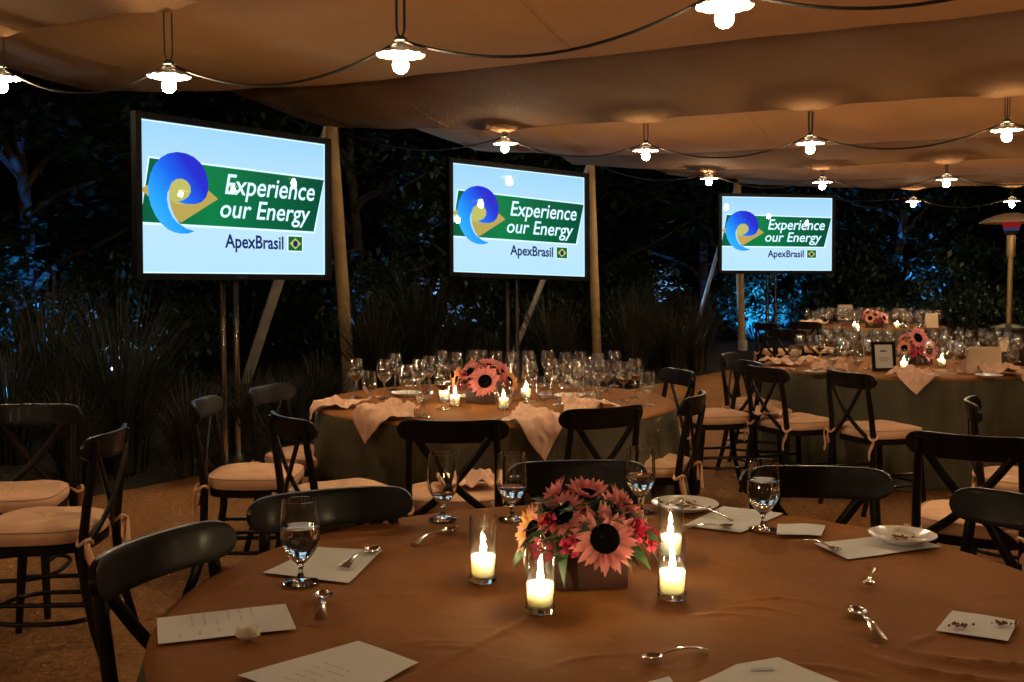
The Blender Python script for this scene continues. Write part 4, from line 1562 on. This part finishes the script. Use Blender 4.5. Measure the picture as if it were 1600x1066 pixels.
paper([(247, 1008), (463, 984), (446, 945), (245, 967)], 'white menu sheet at the left rim of the foreground table', lines=textlines(5, 0.12, 0.3, 0.15, 0.85, 0.14, False) + textlines(6, 0.45, 0.93, 0.25, 0.8, 0.16, False))
paper([(372, 1056), (520, 1110), (654, 1036), (560, 1003)], 'white menu sheet at the bottom edge left of the nearest candle', lines=textlines(5, 0.3, 0.7, 0.15, 0.6, 0.13))
paper([(411, 896), (545, 912), (597, 861), (497, 856)], 'white menu sheet under the left water goblet')
paper([(1068, 822), (1158, 833), (1224, 803), (1130, 792)], 'white menu sheet behind the filled right goblet', lines=textlines(3, 0.45, 0.8, 0.45, 0.9, 0.12))
paper([(1272, 850), (1325, 875), (1472, 855), (1400, 836)], 'white menu sheet under the dessert plate')
paper([(1090, 1068), (1330, 1075), (1216, 1029), (1150, 1040)], 'white printed sheet at the bottom picture edge, right of the spoon', lines=[(0.35, 0.55, 0.62, 0.66)])
paper([(1000, 1075), (1060, 1080), (1046, 1058), (1015, 1066)], 'white paper corner just showing at the bottom picture edge')
paper([(1213, 839), (1283, 839), (1290, 824), (1215, 820)], 'small folded white paper right of the filled goblet', name='folded_paper', warp=0.005)
nap = paper([(1462, 987), (1575, 1003), (1592, 973), (1488, 956)], 'white paper napkin with crumbs at the right picture edge', name='paper_napkin', warp=0.003)
for (px, py, n_, r_, lab) in ((1500, 978, 26, 0.016, 'brown cake crumbs in the middle of the paper napkin'), (1566, 975, 26, 0.018, 'brown cake crumbs at the corner of the paper napkin')):
    g = MB()
    c = on_z(px, py, TH + 0.011)
    for k in range(n_):
        x, y, s_ = rl.gauss(0, r_ * 0.7), rl.gauss(0, r_ * 0.3), rl.uniform(0.002, 0.005)
        g.add([(x + s_ * q[0], y + s_ * q[1], s_ * 0.5 + s_ * q[2]) for q in ico], icf)
    tag(obj('cake_crumbs', g, M['crumb'], None, c), lab, 'crumbs', kind='stuff')


def spoon_mesh(tea=True):
    g = MB()
    n = 26
    L = 0.165
    vs, fs = [], []
    # outline half width and height along the length; bowl at +x end
    K = 7
    for i in range(n + 1):
        t = i / n
        x = t * L
        if t > 0.70:
            q = (t - 0.70) / 0.30
            w = 0.0030 + 0.0155 * sin(pi * min(1, q * 0.94 + 0.06)) ** 0.75 * (1 - 0.08 * q)
            if i == n:
                w = 0.002
            dep = 0.0075 * sin(pi * min(1, q * 0.98)) ** 0.9
            zc = 0.0075 + 0.001 * q
        else:
            q = t / 0.70
            w = 0.0078 * (1 - q) ** 1.4 + 0.0028 + (0.002 if q < 0.18 else 0)
            dep = -0.0012
            zc = 0.003 + 0.010 * sin(pi * q) * 0.9 + 0.0045 * q
        for k in range(K):
            u = -1 + 2 * k / (K - 1)
            vs.append((x, u * w, zc - dep * (1 - u * u)))
    for i in range(n):
        for k in range(K - 1):
            a = i * K + k
            fs.append((a, a + K, a + K + 1, a + 1))
    g.add(vs, fs)
    N = len(vs)
    g.add([(x, y * 0.96, z - 0.0016) for x, y, z in vs], [tuple(reversed(f)) for f in fs])
    rim = [(k, k + 1, N + k + 1, N + k) for k in range(K - 1)]
    for i in range(n):
        g.f += [(i * K, (i + 1) * K, N + (i + 1) * K, N + i * K), ((i + 1) * K + K - 1, i * K + K - 1, N + i * K + K - 1, N + (i + 1) * K + K - 1)]
        g.m += [0, 0]
    g.f += rim + [(n * K + k + 1, n * K + k, N + n * K + k, N + n * K + k + 1) for k in range(K - 1)]
    g.m += [0] * (2 * (K - 1))
    return g.mesh('teaspoon', M['silver'])


SP = spoon_mesh()
for (hx, hy, bx_, by_, lab, roll) in ((535, 893, 592, 860, 'teaspoon lying across the menu behind the left goblet', 0), (502, 977, 506, 930, 'teaspoon pointing away from us beside the left menu', 0),
                                      (644, 853, 716, 827, 'teaspoon between the left goblet and the left candle', 0), (1376, 1004, 1332, 952, 'teaspoon alone on bare cloth at the right, bowl up', 0),
                                      (1361, 897, 1356, 921, 'teaspoon seen end-on, pointing at us', pi), (1102, 1016, 1004, 1033, 'teaspoon lying level near the bottom picture edge', 0),
                                      (1260, 849, 1308, 864, 'teaspoon beside the sheet under the dessert plate', 0), (1072, 829, 1146, 826, 'teaspoon before the sheet of the filled right goblet', 0)):
    a, b_ = on_z(hx, hy, TH + 0.003), on_z(bx_, by_, TH + 0.003)
    d = b_ - a
    o = link('teaspoon', SP, None, a)
    k = d.length / 0.165
    k = max(0.8, min(1.15, k))
    mid = (a + b_) / 2
    o.location = mid - d.normalized() * (0.0825 * k)
    o.location.z = TH + 0.0035 + (0.004 if 'menu' in lab or 'sheet' in lab else 0) + (0.016 if roll else 0)
    o.scale = (k, k, k)
    o.rotation_euler = (roll, 0, atan2(d.y, d.x))
    tag(o, lab, 'spoon', 'teaspoons on the foreground table')


def plate(label, loc, r, food):
    root = thing('dessert_plate', label, 'plate', loc)
    g = MB()
    g.lathe([(0.0005, 0.002), (r * 0.55, 0.002), (r * 0.58, 0.0), (r * 0.62, 0.003), (r * 0.97, 0.0165), (r, 0.0185), (r * 0.985, 0.0205), (r * 0.9, 0.0165), (r * 0.66, 0.0075), (r * 0.6, 0.0055), (0.0005, 0.0055)], 48)
    obj('dish', g, M['porcelain'], root)
    if food:
        g = MB()
        rf = random.Random(int(loc[0] * 100))
        for k in range(14):
            x, y, s_ = rf.gauss(0, r * 0.28), rf.gauss(0, r * 0.2), rf.uniform(0.005, 0.013)
            g.add([(x + s_ * q[0], y + s_ * q[1] * 0.7, 0.007 + s_ * 0.4 * (1 + q[2])) for q in ico], icf)
        obj('cake_scraps', g, M['crumb'], root)
        g = MB()
        pts = []
        for k in range(9):
            t = k / 8
            pts.append((r * (-0.35 + 0.6 * t), r * 0.2 * sin(4 * t), 0.016 + 0.012 * sin(pi * t)))
        g.tube(pts, [0.006 + 0.008 * sin(pi * k / 8) for k in range(9)], 7, flat=0.4)
        obj('paper_wrapper', g, M['cream'], root)
    return root


q = on_z(1410, 845, TH + 0.009)
plate('white dessert plate with scraps on a menu at the right', q, 0.086, True)
q = on_z(1070, 795, TH + 0.004)
plate('white plate with cake scraps behind the right candles', q, 0.10, True)
# fork on that plate
g = MB()
g.tube([(0, 0, 0.0), (0.05, 0, 0.006), (0.10, 0, 0.010), (0.125, 0, 0.008)], [0.0055, 0.0035, 0.003, 0.006], 8, flat=0.35)
for k in (-1.5, -0.5, 0.5, 1.5):
    g.tube([(0.122, k * 0.0042, 0.008), (0.15, k * 0.0042, 0.004), (0.168, k * 0.004, 0.007)], 0.0014, 6)
a, b_ = on_z(1146, 814, TH + 0.006), on_z(1085, 790, TH + 0.028)
d = b_ - a
o = obj('dessert_fork', g, M['silver'], None, a, (0, -math.asin(min(1, d.z / 0.17)), atan2(d.y, d.x)))
tag(o, 'dessert fork leaning on the plate behind the right candles', 'fork')
# wrapped sweet on the left menu
g = MB()
vs = []
for i in range(9):
    for k in range(14):
        a = 2 * pi * k / 14
        t = i / 8
        r = 0.021 * sin(pi * min(0.97, t * 0.9 + 0.08)) ** 0.6 * (1 + 0.25 * noise.noise(Vector((cos(a) * 2, sin(a) * 2, t * 3))))
        vs.append((r * cos(a) * 1.25, r * sin(a) * 0.8, 0.022 * t * (1 + 0.3 * noise.noise(Vector((cos(a) * 3, sin(a) * 3, 7))))))
g.add(vs, [(i * 14 + k, i * 14 + (k + 1) % 14, (i + 1) * 14 + (k + 1) % 14, (i + 1) * 14 + k) for i in range(8) for k in range(14)] + [tuple(8 * 14 + k for k in range(14))])
q = on_z(387, 998, TH + 0.004)
tag(obj('crumpled_paper', g, M['cream'], None, q), 'small crumpled cream wrapper on the left menu sheet', 'wrapper')


# ================================================================== napkins
def napkin(label, T, ang, r0, size, squash, seed, height=0.035):
    """a linen napkin lying crumpled on the table, a corner falling over the rim"""
    rs = random.Random(seed)
    n = 44
    g = MB()
    vs = []
    R = 1.008
    o1, o2 = rs.uniform(0, 9), rs.uniform(0, 9)
    for j in range(n + 1):
        for i in range(n + 1):
            a, b_ = (i / n - 0.5) * size, (j / n - 0.5) * size
            u, v = (a + b_) * 0.7071, (a - b_) * 0.7071        # u points outwards
            v *= squash * (0.75 + 0.5 * (u / size + 0.5))
            v += 0.02 * noise.noise(Vector((u * 6, v * 6, seed + 3.3)))
            f1 = abs(sin(v * 34 / squash * 0.6 + o1 + 3 * u))
            f2 = 1 - abs(noise.noise(Vector((u * 9 + v * 5, v * 13 - u * 4, seed * 1.7)))) * 2.2
            hgt = height * (0.45 * f1 + 0.8 * max(0, f2)) * (0.65 + 0.7 * noise.noise(Vector((u * 7, v * 9, seed)))) + 0.2 * height
            hgt += 0.30 * height * (1 - 2 * abs(noise.noise(Vector((u * 21 + v * 9, v * 26 - u * 8, seed * 0.7)))))
            hgt *= max(0.1, 1 - (2 * abs(v) / (size * squash + 0.01)) ** 2 * 0.5)
            r = r0 + u
            if r <= R - 0.02:
                z = TH + 0.004 + max(0, hgt)
                rr = r
            else:
                over = r - (R - 0.02)
                k = min(1.0, over / 0.05)
                rr = R - 0.02 + 0.032 * sin(k * pi / 2) + 0.010 + 0.10 * over * max(0, noise.noise(Vector((v * 18, o2, seed)))) + max(0, hgt) * 0.35 + 0.05 * over
                z = TH + 0.004 + max(0, hgt) * (1 - k) - max(0, over - 0.025 * k)
            vs.append((rr, v, z))
    g.add(vs, [(j * (n + 1) + i, j * (n + 1) + i + 1, (j + 1) * (n + 1) + i + 1, (j + 1) * (n + 1) + i) for j in range(n) for i in range(n)])
    o = obj('napkin', g, M['napkin'], None, (T[0], T[1], 0), (0, 0, ang))
    md = o.modifiers.new('thick', 'SOLIDIFY')
    md.thickness = 0.0014
    md.offset = 0
    return tag(o, label, 'napkin', 'peach linen napkins')


def ang_of(T, px, py, z=TH):
    q = on_z(px, py, z)
    return atan2(q.y - T[1], q.x - T[0])


napkin('peach napkin drooping over the left front rim of the middle table', T2, ang_of(T2, 588, 655), 0.89, 0.34, 0.75, 31, 0.05)
napkin('peach napkin at the far left rim of the middle table', T2, ang_of(T2, 530, 637), 0.88, 0.30, 0.6, 32, 0.045)
napkin('peach napkin with a long corner hanging down the front of the middle table', T2, ang_of(T2, 845, 662), 0.87, 0.44, 0.55, 33, 0.045)
napkin('peach napkin bunched up behind the angled chair at the middle table', T2, ang_of(T2, 955, 655), 0.80, 0.30, 0.8, 34, 0.07)
napkin('peach napkin hanging over the front rim below the framed-sign table flowers', T3, ang_of(T3, 1432, 592), 0.89, 0.33, 0.8, 35, 0.06)
napkin('peach napkin bunched at the left end of the framed-sign table', T3, ang_of(T3, 1252, 585), 0.80, 0.30, 0.8, 36, 0.06)
napkin('peach napkin at the right picture edge on the framed-sign table', T3, ang_of(T3, 1590, 588), 0.85, 0.30, 0.8, 37, 0.06)
napkin('peach napkin at the back left of the framed-sign table', T3, pi * 0.97, 0.80, 0.34, 0.7, 38, 0.06)
napkin('peach napkin at the left rim of the farthest table', T4, pi * 1.05, 0.85, 0.34, 0.7, 39, 0.06)


def loose_napkin(label, loc, rz, size, seed, h=0.06, droop=0.0):
    n = 22
    g = MB()
    vs = []
    for j in range(n + 1):
        for i in range(n + 1):
            a, b_ = (i / n - 0.5) * size, (j / n - 0.5) * size
            f = abs(sin(a * 30 + 2 * noise.noise(Vector((a * 8, b_ * 8, seed)))))
            z = h * (0.15 + 0.8 * f * (0.5 + 0.6 * noise.noise(Vector((a * 7, b_ * 7, seed + 5)))))
            e = max(0, hypot(a, b_) - 0.16)
            vs.append((a * 0.85, b_ * 0.7, max(0.004, z) - droop * e * 2))
    g.add(vs, [(j * (n + 1) + i, j * (n + 1) + i + 1, (j + 1) * (n + 1) + i + 1, (j + 1) * (n + 1) + i) for j in range(n) for i in range(n)])
    o = obj('napkin', g, M['napkin'], None, loc, (0, 0, rz))
    md = o.modifiers.new('thick', 'SOLIDIFY')
    md.thickness = 0.0025
    return tag(o, label, 'napkin', 'peach linen napkins')


q = Vector((-0.20, 4.60, 0.528))
loose_napkin('peach napkin left on the seat of the chair before the middle table', q, 0.3, 0.32, 41, 0.10)
loose_napkin('pale napkin left on the cushion of the chair left of the framed-sign table', Vector((1.72, 6.93, 0.528)), 0.9, 0.26, 42, 0.09)
for (px, py, T_, lab) in ((740, 623, T2, 'white plate beside the wine glasses at the left of the middle table'), (635, 618, T2, 'white side plate near the far left of the middle table'), (890, 622, T2, 'white side plate at the right of the middle table'),
                          (1275, 584, T3, 'white plate with a napkin at the left of the framed-sign table'), (1545, 590, T3, 'white plate at the front right of the framed-sign table')):
    plate(lab, on_z(px, py, TH + 0.003), 0.09, False)

# framed sign on the right table
q = on_z(1382, 580, TH + 0.003)
fs_ = thing('framed_sign', 'small dark framed sign with a pale sheet standing on the right table', 'sign', q, 0.18)
w, h = 0.185, 0.215
lean = Matrix.Rotation(-0.16, 3, 'X')
g = MB()
for (cx, cz, sx, sz) in ((0, h - 0.011, w, 0.022), (0, 0.011, w, 0.022), (-w / 2 + 0.011, h / 2, 0.022, h - 0.044), (w / 2 - 0.011, h / 2, 0.022, h - 0.044)):
    g.box(lean @ Vector((cx, 0, cz)), (sx, 0.016, sz), lean)
obj('frame', g, M['wood'], fs_, smooth=False)
g = MB()
g.box(lean @ Vector((0, 0.003, h / 2)), (w - 0.04, 0.006, h - 0.04), lean)
sh = obj('sheet', g, M['paper'], fs_, smooth=False)
g = MB()
for k, (zz, ww) in enumerate(((0.152, 0.02), (0.10, 0.08), (0.088, 0.095), (0.076, 0.06))):
    g.box(lean @ Vector((0, -0.0012, zz)), (ww, 0.001, 0.006), lean)
tag(obj('print', g, M['ink'], sh, smooth=False), None, None, kind='stuff')
g = MB()
g.box((0, 0.055, 0.075), (0.05, 0.006, 0.16), Matrix.Rotation(0.42, 3, 'X'))
obj('easel_strut', g, M['wood'], fs_, smooth=False)


def tent_card(label, px, py, w, h, rz, mat='paper_peach'):
    q = on_z(px, py, TH + 0.003)
    g = MB()
    a = 0.16
    for s_ in (-1, 1):
        r_ = Matrix.Rotation(s_ * a, 3, 'X')
        g.box(Vector((0, -s_ * -0.5 * h * sin(a) * 1.0, h / 2 * cos(a))), (w, 0.0015, h), r_)
    o = obj('place_card', g, M[mat], None, q, (0, 0, rz), smooth=False)
    tag(o, label, 'card')


tent_card('large peach folded card at the right of the framed-sign table', 1535, 583, 0.26, 0.19, 0.05)
tent_card('peach folded card standing on the farthest table', 1455, 512, 0.17, 0.19, 0.1)
tent_card('peach folded card at the back of the farthest table', 1320, 500, 0.22, 0.24, 0.0)
tent_card('upright peach card beside the heater, at the right table', 1567, 549, 0.13, 0.13, 0.5)

# ================================================================== patio heater
hb = Vector((6.78, 14.4, 0))
ht = thing('patio_heater', 'tan patio heater with a wide dome and glowing red burner', 'heater', hb)
M['tank'] = pmat('dark_tank_metal', (0.05, 0.045, 0.035), 0.5, metal=0.5)
M['heater'] = pmat('hammered_bronze', (0.30, 0.20, 0.09), 0.42, metal=0.6, bump=0.2, bscale=80, bdist=0.004)
M['dome'] = pmat('brushed_dome', (0.60, 0.52, 0.42), 0.35, metal=0.8)
M['glow'] = emat('red_hot_mesh', (1.0, 0.05, 0.05), 0.16)
M['gas'] = emat('blue_gas_flame', (0.25, 0.2, 0.7), 0.13)
g = MB()
g.lathe([(0.24, 0.0), (0.24, 0.04), (0.205, 0.07), (0.205, 0.68), (0.21, 0.70), (0.24, 0.72), (0.24, 0.75), (0.09, 0.79), (0.05, 0.80)], 32)
obj('tank_housing', g, M['tank'], ht)
g = MB()
g.lathe([(0.036, 0.79), (0.036, 1.72)], 20)
obj('post', g, M['heater'], ht)
g = MB()
g.lathe([(0.05, 1.70), (0.058, 1.73), (0.058, 1.98), (0.05, 2.0)], 20)
obj('collar', g, M['heater'], ht)
g = MB()
g.lathe([(0.05, 2.0), (0.085, 2.02), (0.095, 2.06)], 24)
obj('burner_cup', g, M['black_metal'], ht)
g = MB()
g.lathe([(0.095, 2.06), (0.10, 2.10)], 24)
obj('gas_flame', g, M['gas'], ht)
g = MB()
g.lathe([(0.10, 2.10), (0.115, 2.13), (0.115, 2.17), (0.09, 2.19)], 24)
obj('glowing_mesh', g, M['glow'], ht)
g = MB()
g.lathe([(0.41, 2.165), (0.405, 2.175), (0.32, 2.225), (0.2, 2.27), (0.08, 2.30), (0.001, 2.305)], 40)
g.lathe([(0.001, 2.295), (0.08, 2.29), (0.2, 2.26), (0.32, 2.215), (0.41, 2.165)], 40)
obj('dome', g, M['dome'], ht)


# ================================================================== planting
def blades_mesh(n, h, spread, seed, dry=0.15, wdt=0.006):
    r_ = random.Random(seed)
    g = MB()
    for k in range(n):
        a = r_.uniform(0, 2 * pi)
        b0 = r_.uniform(0, spread * 0.22)
        L = h * r_.uniform(0.55, 1.1)
        out = spread * r_.uniform(0.15, 1.0)
        w = wdt * r_.uniform(0.6, 1.3)
        px_, py_ = b0 * cos(a), b0 * sin(a)
        sx, sy = -sin(a), cos(a)
        vs = []
        tw = r_.uniform(-.5, .5)
        for i in range(6):
            t = i / 5
            rr = b0 + out * t ** 1.8
            z = L * (t - 0.28 * (out / spread) * t ** 2.4)
            x, y = rr * cos(a + tw * t * 0.4), rr * sin(a + tw * t * 0.4)
            ww = w * (1 - t) ** 0.7 + 0.0006
            vs += [(x - sx * ww, y - sy * ww, z), (x + sx * ww, y + sy * ww, z)]
        g.add(vs, [(2 * i, 2 * i + 1, 2 * i + 3, 2 * i + 2) for i in range(5)], 1 if r_.random() < dry else 0)
    return g.mesh('blades', [M['blade'], M['blade_dry']])


GR = [blades_mesh(420, 1.45, 0.75, 1), blades_mesh(360, 1.1, 0.6, 2, 0.3), blades_mesh(300, 0.75, 0.5, 3, 0.4)]
GRASS = [((195, 735), 0, 1.0, 'tall arching grass clump left of the first screen stand'), ((80, 700), 0, 1.05, 'tall dark grass clump behind the left chairs'), ((20, 735), 1, 0.9, 'dry-tipped grass clump at the left picture edge'),
         ((120, 752), 2, 1.0, 'low grass tuft at the bed edge behind the left chairs'), ((300, 740), 2, 1.0, 'low grass tuft before the first screen stand'), ((450, 690), 2, 0.9, 'grass clump right of the first screen stand'),
         ((500, 668), 2, 1.0, 'grass clump before the first tent pole'), ((655, 625), 0, 1.2, 'tall loose grass clump left of the middle screen stand'), ((700, 618), 0, 0.9, 'tall loose grass clump under the middle screen'),
         ((590, 640), 1, 1.2, 'grass clump behind the glasses, right of the first pole'), ((860, 612), 1, 1.2, 'grass clump right of the middle screen stand'), ((985, 598), 1, 1.2, 'grass clump right of the second tent pole'),
         ((1050, 585), 2, 1.4, 'low grass clump beyond the gap between the tables'), ((1090, 578), 1, 1.2, 'grass clump at the foot of the third brace'), ((385, 705), 2, 1.0, 'grass clump behind the first screen stand'),
         ((1010, 580), 0, 1.0, 'tall grass clump between the second pole and third brace'), ((770, 600), 2, 1.0, 'tall grass clump behind the middle screen stand')]
for i, ((px, py), k, sc, lab) in enumerate(GRASS):
    q = on_z(px, py, 0.08)
    o = thing('ornamental_grass', lab, 'grass', q, i * 1.3, 'grass clumps in the bed')
    link('blades', GR[k], o)
    o.scale = (sc, sc, sc)


def crown_mesh(name, n_cl, per, rx, ry, rz, leaf, seed, mat, flat=0.5, cz=0.0, shell=0.55):
    r_ = random.Random(seed)
    g = MB()
    vs, fs = [], []
    for c in range(n_cl):
        while True:
            d = Vector((r_.uniform(-1, 1), r_.uniform(-1, 1), r_.uniform(-1, 1)))
            if shell < d.length < 1:
                break
        k = 0.85 + 0.35 * noise.noise(d * 2.2 + Vector((seed, 0, 0)))
        cx, cy_, cz_ = d.x * rx * k, d.y * ry * k, d.z * rz * k + cz
        cr = r_.uniform(0.16, 0.42) * (rx * 0.32 + 0.3)
        for q in range(per):
            x = cx + r_.gauss(0, cr * 0.55)
            y = cy_ + r_.gauss(0, cr * 0.55)
            z = cz_ + r_.gauss(0, cr * 0.28)
            L = leaf * r_.uniform(0.6, 1.35)
            a = r_.uniform(0, 2 * pi)
            p_ = r_.gauss(0, flat)
            ax = Vector((cos(a) * cos(p_), sin(a) * cos(p_), sin(p_)))
            sd = ax.cross(Vector((r_.gauss(0, .35), r_.gauss(0, .35), 1))).normalized() * (L * 0.24)
            b_ = len(vs)
            P = Vector((x, y, z))
            vs += [P, P + ax * L * 0.5 + sd, P + ax * L, P + ax * L * 0.5 - sd]
            fs.append((b_, b_ + 1, b_ + 2, b_ + 3))
    g.add(vs, fs)
    return g.mesh(name, mat, False)


CROWN = [crown_mesh('crown', 150, 46, 2.3, 2.3, 2.3, 0.17, 1, M['foliage']), crown_mesh('crown', 150, 46, 1.9, 1.9, 2.9, 0.15, 2, M['foliage2']), crown_mesh('crown', 130, 50, 2.6, 2.4, 2.0, 0.20, 3, M['foliage'], 0.3)]


def trunk_mesh(h, seed):
    r_ = random.Random(seed)
    g = MB()
    pts = [(0.06 * sin(i * 1.1 + seed), 0.06 * cos(i * 0.9), h * i / 8) for i in range(9)]
    g.tube(pts, [0.13 * (1 - 0.07 * i) + (0.05 if i == 0 else 0) for i in range(9)], 10)
    for k in range(9):
        a = k * 2.4 + r_.uniform(-.4, .4)
        z0 = h * r_.uniform(0.3, 0.85)
        L = r_.uniform(1.0, 2.0)
        up = r_.uniform(0.2, 0.9)
        g.tube([(0.03 * cos(a) + L * t * cos(a + 0.3 * t), 0.03 * sin(a) + L * t * sin(a + 0.3 * t), z0 + up * L * t ** 0.8 + 0.05 * sin(7 * t)) for t in [i / 6 for i in range(7)]], [0.05 * (1 - 0.8 * i / 6) for i in range(7)], 7)
    return g.mesh('trunk', M['bark'])


TRK = [trunk_mesh(3.6, 1), trunk_mesh(4.2, 2), trunk_mesh(3.4, 3)]
TREES = [((-5.7, 12.4), 2, 0.95, 2.5, 'blue-lit tree at the left picture edge'), ((-4.6, 13.8), 0, 1.0, 3.2, 'dark tree behind the first screen'), ((-2.3, 15.4), 1, 0.9, 2.7, 'dark tree with blue leaves behind the first pole'),
         ((-0.6, 17.8), 0, 1.05, 3.2, 'dark tree behind the middle screen'), ((1.6, 20.5), 2, 1.1, 3.4, 'dark tree between the second and third poles'), ((4.3, 23.5), 0, 1.1, 3.4, 'dark tree behind the farthest screen'),
         ((8.3, 22.6), 1, 1.0, 3.0, 'tree with blue-lit leaves between the farthest screen and the heater'), ((12.0, 22.0), 2, 1.1, 3.3, 'blue-tinged tree behind the patio heater'), ((-8.6, 15.5), 0, 1.2, 3.4, 'dark tree beyond the left picture edge'),
         ((10.2, 27), 0, 1.3, 3.8, 'dark tree far behind the patio heater'), ((6.2, 28), 2, 1.3, 3.8, 'dark tree far behind the farthest table'), ((15.5, 26), 0, 1.2, 3.6, 'dark tree beyond the right picture edge')]
for i, ((x, y), k, sc, hz, lab) in enumerate(TREES):
    o = thing('garden_tree', lab, 'tree', (x, y, 0.1), i * 0.9, 'garden trees')
    o.scale = (sc,) * 3
    link('trunk', TRK[k], o)
    link('crown', CROWN[k], o, (0, 0, hz / sc + 0.2))

SHR = [crown_mesh('crown', 80, 40, 0.95, 0.95, 0.8, 0.10, 11, M['foliage'], 0.6, 0.75, 0.3), crown_mesh('crown', 80, 40, 1.2, 1.0, 0.65, 0.09, 12, M['foliage2'], 0.6, 0.6, 0.3)]
g = MB()
for k in range(6):
    a = k * 1.05
    g.tube([(0, 0, 0), (0.2 * cos(a), 0.2 * sin(a), 0.4), (0.5 * cos(a), 0.5 * sin(a), 0.8)], [0.02, 0.014, 0.006], 6)
STEM = g.mesh('stems', M['bark'])
SHRUBS = [((-4.15, 11.8), 0, 1.1, 'dark shrub left of the first screen, lit blue from below'), ((-4.85, 10.4), 1, 1.2, 'blue-lit shrub at the left picture edge'), ((-4.4, 12.0), 0, 1.2, 'dark shrub behind the first screen stand'), ((-1.9, 14.4), 1, 1.2, 'dark shrub behind the first tent pole'),
          ((-3.8, 14.6), 0, 1.2, 'dark shrub left of the first tent pole'), ((-1.0, 16.6), 0, 1.2, 'dark shrub left of the middle screen stand'), ((0.7, 18.0), 1, 1.2, 'dark shrub behind the middle screen stand'), ((2.0, 18.2), 0, 1.2, 'dark shrub right of the second pole'),
          ((2.6, 21.5), 1, 1.3, 'dark shrub beside the third brace'), ((4.75, 20.6), 0, 1.15, 'bright blue-lit shrub beside the third pole'), ((6.6, 21.0), 1, 1.5, 'dark shrub behind the farthest table'), ((8.9, 20.8), 0, 1.5, 'dark shrub left of the patio heater'),
          ((10.9, 20.2), 1, 1.5, 'dark shrub behind the patio heater'), ((-7.2, 10.6), 0, 1.3, 'dark shrub beyond the left picture edge'), ((7.8, 18.5), 1, 1.2, 'low dark shrub far behind the framed-sign table')]
for i, ((x, y), k, sc, lab) in enumerate(SHRUBS):
    o = thing('garden_shrub', lab, 'shrub', (x, y, 0.1), i * 0.8, 'garden shrubs')
    o.scale = (sc,) * 3
    link('stems', STEM, o)
    link('crown', SHR[k], o)


# blue garden uplights
def uplight(label, loc, target, power, angle=70):
    o = thing('garden_uplight', label, 'uplight', loc, 0, 'blue garden uplights')
    d = (Vector(target) - Vector(loc)).normalized()
    g = MB()
    g.lathe([(0.001, -0.06), (0.05, -0.05), (0.06, 0.0), (0.06, 0.10), (0.055, 0.105), (0.05, 0.08)], 18)
    h = obj('housing', g, M['black_metal'], o)
    h.rotation_euler = aim(d)
    g = MB()
    g.tube([(0, 0, -0.22), (0, 0, -0.04)], 0.012, 8)
    obj('stake', g, M['black_metal'], o)
    ld = bpy.data.lights.new('blue_light', 'SPOT')
    ld.color = (0.03, 0.26, 1.0)
    ld.energy = power
    ld.spot_size = radians(angle)
    ld.spot_blend = 0.5
    ld.shadow_soft_size = 0.04
    lo = bpy.data.objects.new('blue_light', ld)
    COL.objects.link(lo)
    lo.parent = o
    lo.location = d * 0.11
    lo.rotation_euler = Vector((0, 0, -1)).rotation_difference(d).to_euler()
    return o


uplight('blue uplight in the bed at the left picture edge', (-5.0, 11.2, 0.3), (-5.6, 12.2, 1.9), 520, 60)
uplight('blue uplight behind the shrub left of the first screen', (-4.55, 9.4, 0.2), (-4.85, 10.4, 1.0), 350, 75)
uplight('blue uplight behind the first tent pole', (-2.15, 14.1, 0.3), (-2.3, 15.2, 2.4), 520, 50)
uplight('blue uplight at the foot of the shrub by the third pole', (4.55, 19.2, 0.3), (4.8, 20.5, 1.0), 1800, 70)
uplight('blue uplight behind the farthest table', (8.1, 19.9, 0.3), (8.3, 22.0, 3.0), 1200, 42)
uplight('blue uplight behind the patio heater', (11.4, 19.2, 0.3), (11.8, 21.5, 2.4), 500, 55)


def set_pale(o):
    for ch in o.children:
        if ch.type == 'LIGHT':
            ch.data.color = (0.22, 0.48, 1.0)


set_pale(uplight('pale blue uplight washing the canopy edge above the first screen', (-4.3, 11.2, 0.3), (-2.7, 10.0, 3.3), 120, 80))
set_pale(uplight('pale blue uplight washing the canopy edge above the middle screen', (-1.0, 15.4, 0.3), (0.3, 13.6, 3.2), 120, 80))
set_pale(uplight('pale blue uplight washing the canopy edge above the farthest screen', (2.6, 19.0, 0.3), (4.2, 17.2, 3.1), 120, 80))
